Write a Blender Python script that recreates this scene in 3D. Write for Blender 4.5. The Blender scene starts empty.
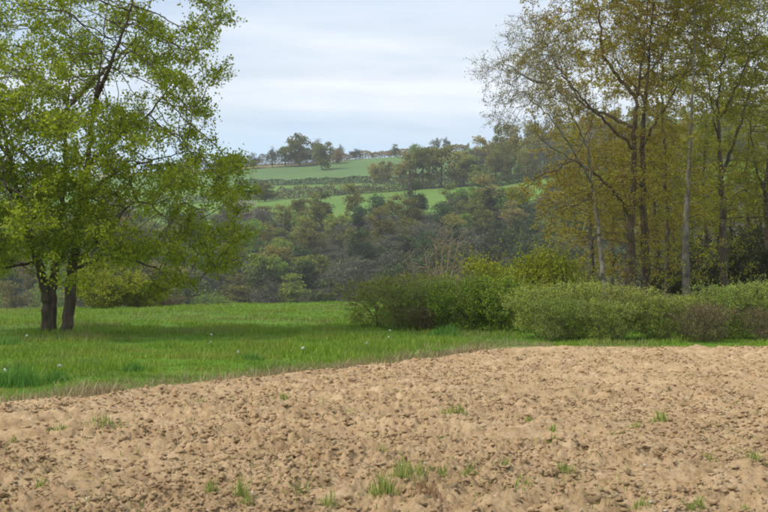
import bpy, math
import numpy as np
from math import radians

SC = bpy.context.scene
COL = SC.collection
F, CX, HY, EYE = 1067.0, 384.0, 286.0, 1.6      # focal length, centre column and eye level in photo pixels, eye height

# ------------------------------------------------------------------ camera
cam_d = bpy.data.cameras.new('camera')
cam_d.sensor_width = 36.0
cam_d.lens = 36.0 * F / 768.0
cam_d.shift_y = (HY - 256.0) / 768.0
cam_d.clip_end = 6000
cam = bpy.data.objects.new('camera', cam_d)
cam.location = (0, 0, EYE)
cam.rotation_euler = (radians(90), 0, 0)
COL.objects.link(cam)
SC.camera = cam

# ------------------------------------------------------------------ sky and sun
SUN_EL, SUN_AZ = 52.0, 255.0        # azimuth clockwise from +Y: to the left, a little behind the camera
world = bpy.data.worlds.new('World')
SC.world = world
world.use_nodes = True
wt = world.node_tree
wt.nodes.clear()


def N(t, kind, **kw):
    n = t.nodes.new(kind)
    for k, v in kw.items():
        setattr(n, k, v)
    return n


def L(t, a, b):
    t.links.new(a, b)


sky = N(wt, 'ShaderNodeTexSky', sky_type='NISHITA', sun_disc=False)
sky.sun_elevation = radians(SUN_EL)
sky.sun_rotation = radians(SUN_AZ)
sky.air_density, sky.dust_density, sky.ozone_density = 1.0, 0.5, 2.0
bg_sky = N(wt, 'ShaderNodeBackground')
bg_sky.inputs['Strength'].default_value = 0.115
L(wt, sky.outputs[0], bg_sky.inputs['Color'])
tc = N(wt, 'ShaderNodeTexCoord')
sep = N(wt, 'ShaderNodeSeparateXYZ')
L(wt, tc.outputs['Generated'], sep.inputs[0])
zm = N(wt, 'ShaderNodeMath', operation='MAXIMUM')
L(wt, sep.outputs['Z'], zm.inputs[0]); zm.inputs[1].default_value = 0.0
zc = N(wt, 'ShaderNodeMath', operation='ADD')          # the layer curves down to the horizon
L(wt, zm.outputs[0], zc.inputs[0]); zc.inputs[1].default_value = 0.16
dx = N(wt, 'ShaderNodeMath', operation='DIVIDE'); L(wt, sep.outputs['X'], dx.inputs[0]); L(wt, zc.outputs[0], dx.inputs[1])
dy = N(wt, 'ShaderNodeMath', operation='DIVIDE'); L(wt, sep.outputs['Y'], dy.inputs[0]); L(wt, zc.outputs[0], dy.inputs[1])
comb = N(wt, 'ShaderNodeCombineXYZ'); L(wt, dx.outputs[0], comb.inputs[0]); L(wt, dy.outputs[0], comb.inputs[1])


def cloud_noise(scale, rough, loc):
    mp = N(wt, 'ShaderNodeMapping')
    mp.inputs['Scale'].default_value = scale
    mp.inputs['Location'].default_value = loc
    L(wt, comb.outputs[0], mp.inputs[0])
    nz = N(wt, 'ShaderNodeTexNoise')
    nz.inputs['Scale'].default_value = 1.0
    nz.inputs['Detail'].default_value = 6.0
    nz.inputs['Roughness'].default_value = rough
    nz.inputs['Distortion'].default_value = 0.3
    L(wt, mp.outputs[0], nz.inputs['Vector'])
    return nz


n_cover = cloud_noise((0.45, 1.0, 1), 0.5, (3.1, 1.75, 0))
n_tone = cloud_noise((0.8, 2.0, 1), 0.58, (7.3, 3.75, 2))
r_cover = N(wt, 'ShaderNodeValToRGB')
r_cover.color_ramp.elements[0].position = 0.34; r_cover.color_ramp.elements[0].color = (0.30, 0.30, 0.30, 1)
r_cover.color_ramp.elements[1].position = 0.60; r_cover.color_ramp.elements[1].color = (0.96, 0.96, 0.96, 1)
L(wt, n_cover.outputs[0], r_cover.inputs[0])
r_tone = N(wt, 'ShaderNodeValToRGB')
r_tone.color_ramp.elements[0].position = 0.32; r_tone.color_ramp.elements[0].color = (0.44, 0.525, 0.635, 1)
r_tone.color_ramp.elements[1].position = 0.66; r_tone.color_ramp.elements[1].color = (0.735, 0.775, 0.825, 1)
L(wt, n_tone.outputs[0], r_tone.inputs[0])
bg_cl = N(wt, 'ShaderNodeBackground')
bg_cl.inputs['Strength'].default_value = 0.86
L(wt, r_tone.outputs[0], bg_cl.inputs['Color'])
thin = N(wt, 'ShaderNodeMapRange', interpolation_type='SMOOTHSTEP')
thin.inputs[1].default_value = 0.08; thin.inputs[2].default_value = 0.19; thin.inputs[3].default_value = 0.35; thin.inputs[4].default_value = 1.0
L(wt, sep.outputs['Z'], thin.inputs[0])
cov = N(wt, 'ShaderNodeMath', operation='MULTIPLY'); L(wt, r_cover.outputs[0], cov.inputs[0]); L(wt, thin.outputs[0], cov.inputs[1])
mixw = N(wt, 'ShaderNodeMixShader')
L(wt, cov.outputs[0], mixw.inputs[0]); L(wt, bg_sky.outputs[0], mixw.inputs[1]); L(wt, bg_cl.outputs[0], mixw.inputs[2])
wo = N(wt, 'ShaderNodeOutputWorld')
L(wt, mixw.outputs[0], wo.inputs['Surface'])

sun_d = bpy.data.lights.new('sun', 'SUN')
sun_d.energy = 2.2
sun_d.angle = radians(15)
sun_d.color = (1.0, 0.95, 0.87)
sun = bpy.data.objects.new('sun', sun_d)
sun.rotation_euler = (radians(90 - SUN_EL), 0, radians(180 - SUN_AZ))
sun.location = (-20, -20, 40)
COL.objects.link(sun)

SC.view_settings.view_transform = 'Standard'
SC.view_settings.look = 'None'
SC.view_settings.exposure = 0.68
SC.view_settings.gamma = 1.0
SC.view_settings.use_curve_mapping = False
SC.cycles.max_bounces = 6
SC.cycles.diffuse_bounces = 3
SC.cycles.transmission_bounces = 4
SC.cycles.transparent_max_bounces = 6
SC.cycles.filter_width = 1.9

rng = np.random.default_rng(7)


# ------------------------------------------------------------------ noise in numpy
def _hash(ix, iy, s):
    h = (ix.astype(np.int64) * 374761393 + iy.astype(np.int64) * 668265263 + s * 1442695041) & 0xFFFFFFFF
    h = ((h ^ (h >> 13)) * 1274126177) & 0xFFFFFFFF
    h = ((h ^ (h >> 16)) * 2246822519) & 0xFFFFFFFF
    return (h ^ (h >> 15)) / 4294967295.0


def vnoise(x, y, s=0):
    x = np.asarray(x, float); y = np.asarray(y, float)
    ix, iy = np.floor(x), np.floor(y)
    fx, fy = x - ix, y - iy
    fx = fx * fx * fx * (fx * (fx * 6 - 15) + 10); fy = fy * fy * fy * (fy * (fy * 6 - 15) + 10)
    a, b = _hash(ix, iy, s), _hash(ix + 1, iy, s)
    c, d = _hash(ix, iy + 1, s), _hash(ix + 1, iy + 1, s)
    return (a + (b - a) * fx) * (1 - fy) + (c + (d - c) * fx) * fy


def fbm(x, y, s=0, o=4, g=0.5):
    t, a, w = 0.0, 1.0, 0.0
    for i in range(o):
        t = t + a * vnoise(x * 2 ** i + 17.3 * i, y * 2 ** i - 9.1 * i, s + i)
        w += a; a *= g
    return t / w


def worley(x, y, s=0):
    ix, iy = np.floor(x), np.floor(y)
    f1 = np.full(x.shape, 9.0); hh = np.zeros(x.shape)
    for i in (-1, 0, 1):
        for j in (-1, 0, 1):
            cx, cy = ix + i, iy + j
            d = (cx + _hash(cx, cy, s) - x) ** 2 + (cy + _hash(cx, cy, s + 5) - y) ** 2
            m = d < f1
            f1 = np.where(m, d, f1); hh = np.where(m, _hash(cx, cy, s + 11), hh)
    return np.sqrt(f1), hh


def sstep(a, b, x):
    t = np.clip((x - a) / (b - a), 0, 1)
    return t * t * (3 - 2 * t)


# ------------------------------------------------------------------ lie of the land
_cp = np.array([(-200, -1), (-50, 0), (0, 0), (35, 0), (60, 0.2), (88, 0.50), (110, -1.2), (150, -9), (200, -18), (240, -14),
                (300, 1), (400, 24), (474, 39), (520, 47), (600, 60), (680, 76), (750, 92), (790, 95), (900, 93), (1500, 80)], float)
_ty = np.arange(-200, 1500, 1.0)
_tz = np.interp(_ty, _cp[:, 0], _cp[:, 1])
_k = np.exp(-0.5 * (np.arange(-24, 25) / 8.0) ** 2); _k /= _k.sum()
_tz2 = np.convolve(np.pad(_tz, 24, mode='edge'), _k, 'valid')
_w = sstep(40, 140, _ty)
_k3 = np.exp(-0.5 * (np.arange(-9, 10) / 3.0) ** 2); _k3 /= _k3.sum()
_tz = _tz2 * _w + np.convolve(np.pad(_tz, 9, mode='edge'), _k3, 'valid') * (1 - _w)


def H(x, y):
    x = np.asarray(x, float); y = np.asarray(y, float)
    z = np.interp(y, _ty, _tz)
    near = sstep(40, 85, y) * (1 - sstep(90, 160, y))
    z = z + near * np.where(x < 0, 0.022 * np.maximum(x, -60), 0.004 * np.minimum(x, 60))
    far = sstep(230, 330, y)
    xs = 350 * np.tanh(x / 350)
    z = z + far * (0.065 * xs + 7.0 * sstep(30, 110, x) * sstep(330, 460, y))
    z = z + far * 3.0 * (fbm(x / 70, y / 70, 3, 3) - 0.5)
    z = z + sstep(8, 30, np.abs(y) + np.abs(x) * 0.3) * (1 - sstep(60, 100, y)) * 0.22 * (fbm(x / 5.5, y / 5.5, 9, 3) - 0.5)
    return z


_ex = np.array([-60, -20, -14, -9, -5.04, -3.8, -2.1, 0, 3.3, 4.3, 9.7, 20, 40, 80], float)
_ey = np.array([-40, -5, 2.5, 8.7, 14.0, 15.4, 17.7, 21.6, 27.0, 27.3, 27.0, 26.8, 26.6, 26.5], float)


def field_edge(x):
    return np.interp(x, _ex, _ey)


def at(px, py, Y):
    return (px - CX) / F * Y, Y, EYE + (HY - py) / F * Y


def px_x(px, Y):
    return (px - CX) / F * Y


# ------------------------------------------------------------------ materials
def new_mat(name):
    m = bpy.data.materials.new(name); m.use_nodes = True
    t = m.node_tree; t.nodes.clear()
    o = N(t, 'ShaderNodeOutputMaterial')
    return m, t, o


def ramp(t, fac, stops):
    r = N(t, 'ShaderNodeValToRGB')
    e = r.color_ramp.elements
    e[0].position, e[0].color = stops[0][0], (*stops[0][1], 1)
    e[1].position, e[1].color = stops[-1][0], (*stops[-1][1], 1)
    for p, c in stops[1:-1]:
        k = e.new(p); k.color = (*c, 1)
    L(t, fac, r.inputs[0])
    return r.outputs[0]


def noise(t, scale, detail=4, rough=0.55, coord='Object', vec_scale=None):
    c = N(t, 'ShaderNodeTexCoord')
    src = c.outputs[coord]
    if vec_scale:
        mp = N(t, 'ShaderNodeMapping'); mp.inputs['Scale'].default_value = vec_scale
        L(t, src, mp.inputs[0]); src = mp.outputs[0]
    n = N(t, 'ShaderNodeTexNoise')
    n.inputs['Scale'].default_value = scale; n.inputs['Detail'].default_value = detail; n.inputs['Roughness'].default_value = rough
    L(t, src, n.inputs['Vector'])
    return n.outputs[0]


def mixc(t, fac, a, b, mode='MIX'):
    m = N(t, 'ShaderNodeMix', data_type='RGBA', blend_type=mode)
    if hasattr(fac, 'is_linked') or not isinstance(fac, (int, float)):
        L(t, fac, m.inputs[0])
    else:
        m.inputs[0].default_value = fac
    for s, k in ((a, 6), (b, 7)):
        if isinstance(s, tuple):
            m.inputs[k].default_value = (*s, 1)
        else:
            L(t, s, m.inputs[k])
    return m.outputs[2]


def attr(t, name):
    a = N(t, 'ShaderNodeAttribute', attribute_name=name)
    return a.outputs['Fac']


def leaf_mat(name, stops, transl=0.4, patch=0.0, patch_col=(0.2, 0.12, 0.03), pscale=0.35, obj_var=0.0):
    m, t, o = new_mat(name)
    col = ramp(t, attr(t, 'rnd'), stops)
    if patch > 0:
        f = ramp(t, noise(t, pscale, 3), [(0.42, (0, 0, 0)), (0.62, (patch, patch, patch))])
        col = mixc(t, f, col, patch_col)
    if obj_var > 0:
        oi = N(t, 'ShaderNodeObjectInfo')
        v = N(t, 'ShaderNodeMapRange'); v.inputs[3].default_value = 1 - obj_var; v.inputs[4].default_value = 1 + obj_var
        L(t, oi.outputs['Random'], v.inputs[0])
        hs = N(t, 'ShaderNodeHueSaturation')
        L(t, v.outputs[0], hs.inputs['Value']); L(t, col, hs.inputs['Color'])
        hv = N(t, 'ShaderNodeMapRange'); hv.inputs[3].default_value = 0.5 - obj_var * 0.12; hv.inputs[4].default_value = 0.5 + obj_var * 0.12
        fr = N(t, 'ShaderNodeMath', operation='FRACT'); mu = N(t, 'ShaderNodeMath', operation='MULTIPLY'); mu.inputs[1].default_value = 7.31
        L(t, oi.outputs['Random'], mu.inputs[0]); L(t, mu.outputs[0], fr.inputs[0]); L(t, fr.outputs[0], hv.inputs[0])
        L(t, hv.outputs[0], hs.inputs['Hue'])
        col = hs.outputs[0]
    d = N(t, 'ShaderNodeBsdfPrincipled'); d.inputs['Roughness'].default_value = 0.7
    d.inputs['Specular IOR Level'].default_value = 0.10
    L(t, col, d.inputs['Base Color'])
    tr = N(t, 'ShaderNodeBsdfTranslucent'); L(t, col, tr.inputs['Color'])
    mx = N(t, 'ShaderNodeMixShader'); mx.inputs[0].default_value = transl
    L(t, d.outputs[0], mx.inputs[1]); L(t, tr.outputs[0], mx.inputs[2]); L(t, mx.outputs[0], o.inputs['Surface'])
    return m


def bark_mat(name, a, b, scale=6.0):
    m, t, o = new_mat(name)
    n = noise(t, scale, 6, 0.6, vec_scale=(1, 1, 0.22))
    col = ramp(t, n, [(0.35, a), (0.65, b)])
    n2 = noise(t, 1.3, 3)
    col = mixc(t, ramp(t, n2, [(0.5, (0, 0, 0)), (0.68, (0.5, 0.5, 0.5))]), col, (0.10, 0.10, 0.055))
    d = N(t, 'ShaderNodeBsdfPrincipled'); d.inputs['Roughness'].default_value = 0.9
    d.inputs['Specular IOR Level'].default_value = 0.2
    L(t, col, d.inputs['Base Color'])
    bp = N(t, 'ShaderNodeBump'); bp.inputs['Strength'].default_value = 0.7; bp.inputs['Distance'].default_value = 0.03
    L(t, noise(t, scale * 2.2, 5, 0.65, vec_scale=(1, 1, 0.18)), bp.inputs['Height']); L(t, bp.outputs[0], d.inputs['Normal'])
    L(t, d.outputs[0], o.inputs['Surface'])
    return m


def matte(name, stops, scale=3.0, bump=0.0, bscale=40.0, detail=6, rough=0.9):
    m, t, o = new_mat(name)
    col = ramp(t, noise(t, scale, detail, 0.62), stops)
    d = N(t, 'ShaderNodeBsdfPrincipled'); d.inputs['Roughness'].default_value = rough
    d.inputs['Specular IOR Level'].default_value = 0.15
    L(t, col, d.inputs['Base Color'])
    if bump:
        bp = N(t, 'ShaderNodeBump'); bp.inputs['Strength'].default_value = bump; bp.inputs['Distance'].default_value = 0.012
        L(t, noise(t, bscale, 6, 0.7), bp.inputs['Height']); L(t, bp.outputs[0], d.inputs['Normal'])
    L(t, d.outputs[0], o.inputs['Surface'])
    return m


def soil_mat():
    m, t, o = new_mat('tilled_soil')
    big = noise(t, 0.35, 4)
    mid = noise(t, 3.5, 6, 0.65)
    fine = noise(t, 38, 6, 0.7)
    c1 = ramp(t, mid, [(0.30, (0.39, 0.255, 0.128)), (0.48, (0.55, 0.378, 0.205)), (0.70, (0.67, 0.49, 0.285))])
    c2 = ramp(t, fine, [(0.30, (0.72, 0.68, 0.64)), (0.5, (1, 1, 1)), (0.72, (1.12, 1.12, 1.12))])
    col = mixc(t, 1.0, c1, c2, 'MULTIPLY')
    col = mixc(t, ramp(t, big, [(0.42, (0, 0, 0)), (0.68, (0.35, 0.35, 0.35))]), col, (0.36, 0.235, 0.115))
    damp = noise(t, 9, 5, 0.7)                           # damper, freshly turned crumbs
    col = mixc(t, ramp(t, damp, [(0.55, (0, 0, 0)), (0.66, (0.75, 0.75, 0.75))]), col, (0.33, 0.205, 0.105))
    straw = noise(t, 26, 4, 0.7)
    col = mixc(t, ramp(t, straw, [(0.64, (0, 0, 0)), (0.72, (0.6, 0.6, 0.6))]), col, (0.66, 0.52, 0.34))
    d = N(t, 'ShaderNodeBsdfPrincipled'); d.inputs['Roughness'].default_value = 0.95
    d.inputs['Specular IOR Level'].default_value = 0.1
    L(t, col, d.inputs['Base Color'])
    bp = N(t, 'ShaderNodeBump'); bp.inputs['Strength'].default_value = 1.0; bp.inputs['Distance'].default_value = 0.027
    L(t, noise(t, 34, 8, 0.75), bp.inputs['Height']); L(t, bp.outputs[0], d.inputs['Normal'])
    L(t, d.outputs[0], o.inputs['Surface'])
    return m


def ground_mat():
    m, t, o = new_mat('ground')
    g = ramp(t, noise(t, 0.5, 5), [(0.3, (0.070, 0.150, 0.016)), (0.55, (0.10, 0.20, 0.020)), (0.75, (0.13, 0.21, 0.03))])
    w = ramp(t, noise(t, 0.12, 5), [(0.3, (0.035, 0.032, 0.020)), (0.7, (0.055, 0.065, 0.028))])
    s = ramp(t, noise(t, 3, 6), [(0.3, (0.335, 0.212, 0.118)), (0.7, (0.48, 0.325, 0.195))])
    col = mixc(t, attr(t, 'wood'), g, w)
    col = mixc(t, attr(t, 'soil'), col, s)
    d = N(t, 'ShaderNodeBsdfPrincipled'); d.inputs['Roughness'].default_value = 0.95
    d.inputs['Specular IOR Level'].default_value = 0.1
    L(t, col, d.inputs['Base Color']); L(t, d.outputs[0], o.inputs['Surface'])
    return m


def grass_mat(name, a, b, c, dry=(0.33, 0.27, 0.13), use_dry=True):
    m, t, o = new_mat(name)
    col = ramp(t, attr(t, 'rnd'), [(0.0, a), (0.55, b), (1.0, c)])
    pn = noise(t, 0.42, 5, coord='Object')
    col = mixc(t, ramp(t, pn, [(0.46, (0, 0, 0)), (0.62, (0.7, 0.7, 0.7))]), col, (0.30, 0.31, 0.06))
    pn2 = noise(t, 0.62, 3, coord='Object', vec_scale=(1, 1, 0))
    col = mixc(t, ramp(t, pn2, [(0.52, (0, 0, 0)), (0.66, (0.65, 0.65, 0.65))]), col, (0.11, 0.215, 0.032))
    if use_dry:
        col = mixc(t, attr(t, 'dry'), col, dry)
    d = N(t, 'ShaderNodeBsdfPrincipled'); d.inputs['Roughness'].default_value = 0.6
    d.inputs['Specular IOR Level'].default_value = 0.2
    L(t, col, d.inputs['Base Color'])
    tr = N(t, 'ShaderNodeBsdfTranslucent'); L(t, col, tr.inputs['Color'])
    mx = N(t, 'ShaderNodeMixShader'); mx.inputs[0].default_value = 0.35
    L(t, d.outputs[0], mx.inputs[1]); L(t, tr.outputs[0], mx.inputs[2]); L(t, mx.outputs[0], o.inputs['Surface'])
    return m


M = {}
M['soil'] = soil_mat()
M['ground'] = ground_mat()
M['grass'] = grass_mat('meadow_grass', (0.145, 0.235, 0.020), (0.215, 0.330, 0.028), (0.31, 0.41, 0.05))
M['weed'] = leaf_mat('field_weed', [(0, (0.16, 0.24, 0.04)), (0.5, (0.27, 0.35, 0.07)), (1, (0.46, 0.43, 0.15))], 0.3)
M['weed_dry'] = leaf_mat('dry_weed', [(0, (0.24, 0.13, 0.06)), (0.6, (0.36, 0.22, 0.11)), (1, (0.42, 0.32, 0.16))], 0.3)
M['dry'] = leaf_mat('dead_grass', [(0, (0.24, 0.17, 0.09)), (0.6, (0.38, 0.30, 0.16)), (1, (0.50, 0.42, 0.24))], 0.3)
M['coarse'] = leaf_mat('coarse_grass', [(0, (0.081, 0.203, 0.027)), (0.7, (0.135, 0.284, 0.047)), (1, (0.230, 0.365, 0.081))], 0.35)
M['bark_dark'] = bark_mat('bark_dark', (0.055, 0.040, 0.028), (0.155, 0.115, 0.082))
M['bark_pale'] = bark_mat('bark_pale', (0.26, 0.19, 0.12), (0.40, 0.31, 0.21))
M['bark_grey'] = bark_mat('bark_grey', (0.10, 0.085, 0.065), (0.22, 0.19, 0.15))
M['bark_brown'] = bark_mat('bark_brown', (0.075, 0.05, 0.03), (0.17, 0.12, 0.08))
M['leaf_near'] = leaf_mat('leaf_fresh_green', [(0, (0.20, 0.265, 0.014)), (0.5, (0.325, 0.40, 0.020)), (0.85, (0.42, 0.48, 0.035)), (1, (0.50, 0.50, 0.07))], 0.6)
M['leaf_olive'] = leaf_mat('leaf_olive', [(0, (0.27, 0.235, 0.026)), (0.5, (0.40, 0.345, 0.040)), (1, (0.53, 0.45, 0.085))], 0.58, 0.6, (0.38, 0.26, 0.065), 0.22)
M['leaf_sparse'] = leaf_mat('leaf_young', [(0, (0.28, 0.25, 0.09)), (0.5, (0.38, 0.34, 0.12)), (1, (0.46, 0.40, 0.2))], 0.45)
M['leaf_yellow'] = leaf_mat('leaf_yellow_green', [(0, (0.21, 0.215, 0.018)), (0.5, (0.33, 0.325, 0.026)), (1, (0.45, 0.42, 0.05))], 0.58)
M['leaf_tawny'] = leaf_mat('leaf_tawny', [(0, (0.216, 0.144, 0.042)), (0.5, (0.324, 0.228, 0.066)), (1, (0.408, 0.300, 0.108))], 0.4)
M['shrub_willow'] = leaf_mat('shrub_grey_green', [(0, (0.173, 0.246, 0.035)), (0.5, (0.309, 0.399, 0.053)), (1, (0.494, 0.539, 0.114))], 0.35, obj_var=0.16)
M['shrub_green'] = leaf_mat('shrub_green', [(0, (0.138, 0.220, 0.020)), (0.5, (0.248, 0.345, 0.029)), (1, (0.422, 0.499, 0.066))], 0.35, obj_var=0.16)
M['shrub_pale'] = leaf_mat('shrub_pale_green', [(0, (0.224, 0.316, 0.045)), (0.5, (0.353, 0.451, 0.064)), (1, (0.517, 0.576, 0.128))], 0.35, 0.4, (0.34, 0.30, 0.15), 0.8, obj_var=0.16)
M['shrub_holly'] = leaf_mat('shrub_dark_evergreen', [(0, (0.030, 0.042, 0.014)), (0.5, (0.055, 0.070, 0.022)), (1, (0.10, 0.11, 0.04))], 0.2, obj_var=0.16)  # leaf colour darkened to stand in for the deep shade under the trees
M['shrub_yellow'] = leaf_mat('shrub_yellow', [(0, (0.23, 0.27, 0.015)), (0.5, (0.37, 0.42, 0.022)), (1, (0.50, 0.50, 0.04))], 0.4, obj_var=0.05)
M['bramble'] = leaf_mat('bramble_brown', [(0, (0.14, 0.11, 0.05)), (0.5, (0.23, 0.185, 0.085)), (1, (0.31, 0.27, 0.12))], 0.2)
M['blossom'] = leaf_mat('blossom_white', [(0, (0.6, 0.58, 0.52)), (1, (0.8, 0.8, 0.76))], 0.3)
M['f_bare'] = leaf_mat('far_bare_twigs', [(0, (0.095, 0.098, 0.056)), (0.5, (0.148, 0.150, 0.085)), (1, (0.21, 0.21, 0.13))], 0.1, obj_var=0.2)
M['f_olive'] = leaf_mat('far_olive', [(0, (0.147, 0.156, 0.029)), (0.5, (0.239, 0.248, 0.049)), (1, (0.331, 0.331, 0.079))], 0.45, obj_var=0.25)
M['f_fresh'] = leaf_mat('far_fresh_green', [(0, (0.149, 0.224, 0.030)), (0.5, (0.231, 0.319, 0.048)), (1, (0.330, 0.397, 0.081))], 0.45, obj_var=0.2)
M['f_dark'] = leaf_mat('far_dark_green', [(0, (0.046, 0.073, 0.022)), (0.5, (0.083, 0.119, 0.034)), (1, (0.138, 0.173, 0.054))], 0.2, obj_var=0.25)
M['f_tawny'] = leaf_mat('far_tawny', [(0, (0.219, 0.178, 0.051)), (0.5, (0.341, 0.287, 0.075)), (1, (0.437, 0.377, 0.108))], 0.45, obj_var=0.2)
M['f_pink'] = leaf_mat('far_blossom', [(0, (0.260, 0.208, 0.182)), (0.6, (0.390, 0.325, 0.286)), (1, (0.546, 0.481, 0.429))], 0.45, obj_var=0.15)
M['pasture'] = matte('far_pasture', [(0.3, (0.105, 0.185, 0.030)), (0.7, (0.14, 0.225, 0.042))], 0.03)
M['pasture_blue'] = matte('far_young_wheat', [(0.3, (0.095, 0.165, 0.050)), (0.7, (0.125, 0.20, 0.065))], 0.03)
M['fallow'] = matte('far_fallow', [(0.3, (0.20, 0.19, 0.08)), (0.7, (0.27, 0.24, 0.11))], 0.08)
M['stone'] = matte('pale_stone', [(0.3, (0.42, 0.37, 0.30)), (0.7, (0.6, 0.56, 0.5))], 8, 0.4)


# ------------------------------------------------------------------ mesh helpers
def np_mesh(name, V, faces, mat, attrs=None, smooth=False):
    """V (n,3); faces: list of int arrays (m,k)."""
    me = bpy.data.meshes.new(name)
    V = np.ascontiguousarray(V, dtype=np.float32)
    faces = [f for f in faces if len(f)]
    nl = sum(f.size for f in faces); nf = sum(len(f) for f in faces)
    me.vertices.add(len(V)); me.vertices.foreach_set('co', V.ravel())
    me.loops.add(nl); me.loops.foreach_set('vertex_index', np.concatenate([f.ravel() for f in faces]).astype(np.int32))
    tot = np.concatenate([np.full(len(f), f.shape[1]) for f in faces])
    st = np.concatenate([[0], np.cumsum(tot)[:-1]])
    me.polygons.add(nf); me.polygons.foreach_set('loop_start', st.astype(np.int32))
    if smooth:
        me.polygons.foreach_set('use_smooth', np.ones(nf, bool))
    for k, a in (attrs or {}).items():
        at_ = me.attributes.new(k, 'FLOAT', 'POINT'); at_.data.foreach_set('value', np.ascontiguousarray(a, dtype=np.float32))
    me.update(calc_edges=True)
    me.materials.append(mat)
    return me


def link(name, me, parent=None, loc=None):
    o = bpy.data.objects.new(name, me)
    COL.objects.link(o)
    if parent is not None:
        o.parent = parent
    if loc is not None:
        o.location = loc
    return o


def tag(o, label=None, cat=None, group=None, kind=None):
    if label: o['label'] = label
    if cat: o['category'] = cat
    if group: o['group'] = group
    if kind: o['kind'] = kind
    return o


def thing(name, label, cat, loc=(0, 0, 0), rz=0.0, group=None):
    o = link(name, None, None, [float(v) for v in loc]); o.rotation_euler[2] = rz
    o.empty_display_size = 0.5
    return tag(o, label, cat, group)


def copy_tree(o, parent=None):
    c = o.copy(); COL.objects.link(c); c.parent = parent
    for ch in list(o.children):
        copy_tree(ch, c)
    return c


def unit(v):
    return v / np.maximum(np.linalg.norm(v, axis=-1, keepdims=True), 1e-9)


def leaves(C, size, up=0.5, aspect=0.6, R=rng, fold=0.18, axis=None):
    """rhombic folded leaves: V, quads, rnd"""
    n = len(C)
    nr = unit(R.normal(size=(n, 3)) + np.array([0, 0, up]))
    a = R.normal(size=(n, 3)) if axis is None else axis + 0.35 * R.normal(size=(n, 3))
    a = unit(a - nr * (a * nr).sum(1, keepdims=True))
    b = np.cross(nr, a)
    s = np.broadcast_to(np.asarray(size, float), (n,))[:, None] * R.uniform(0.7, 1.3, (n, 1))
    asp = np.broadcast_to(np.asarray(aspect, float), (n,))[:, None]
    V = np.stack([C - a * s * .5, C + b * s * asp * .5 + nr * s * fold, C + a * s * .5, C - b * s * asp * .5 + nr * s * fold], 1)
    q = np.arange(4 * n).reshape(n, 4)
    return V.reshape(-1, 3), q, np.repeat(R.random(n), 4)


def join_parts(parts):
    V, Q, Rn, off = [], [], [], 0
    for v, q, r in parts:
        V.append(v); Q.append(q + off); Rn.append(r); off += len(v)
    return np.concatenate(V), np.concatenate(Q), np.concatenate(Rn)


def tubes(A, B, ra, rb, da, db, sides):
    """open frusta from A to B"""
    n = len(A)
    if n == 0:
        return np.zeros((0, 3)), np.zeros((0, 4), int)
    th = np.arange(sides) / sides * 2 * math.pi

    def ring(P, r, d):
        ref = np.tile(np.array([[0.31, 0.95, 0.05]]), (n, 1))
        u = unit(np.cross(d, ref)); v = np.cross(d, u)
        return P[:, None] + r[:, None, None] * (np.cos(th)[None, :, None] * u[:, None] + np.sin(th)[None, :, None] * v[:, None])
    V = np.concatenate([ring(A, ra, da), ring(B, rb, db)], 1).reshape(-1, 3)
    i = np.arange(sides); j = (i + 1) % sides
    q = np.stack([i, j, j + sides, i + sides], 1)
    Fq = (np.arange(n) * 2 * sides)[:, None, None] + q[None]
    return V, Fq.reshape(-1, 4)


# ------------------------------------------------------------------ growing trees (space colonisation)
def resample(pts, D):
    pts = np.asarray(pts, float)
    # smooth the polyline with Catmull-Rom, then walk at step D
    P = np.vstack([2 * pts[0] - pts[1], pts, 2 * pts[-1] - pts[-2]])
    out = []
    for i in range(1, len(P) - 2):
        for t in np.linspace(0, 1, 12, endpoint=False):
            out.append(0.5 * (2 * P[i] + (P[i + 1] - P[i - 1]) * t + (2 * P[i - 1] - 5 * P[i] + 4 * P[i + 1] - P[i + 2]) * t * t
                              + (3 * P[i] - P[i - 1] - 3 * P[i + 1] + P[i + 2]) * t ** 3))
    out.append(P[-2]); out = np.array(out)
    s = np.concatenate([[0], np.cumsum(np.linalg.norm(np.diff(out, axis=0), axis=1))])
    k = max(2, int(round(s[-1] / D)) + 1)
    ss = np.linspace(0, s[-1], k)
    return np.stack([np.interp(ss, s, out[:, c]) for c in range(3)], 1)


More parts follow.
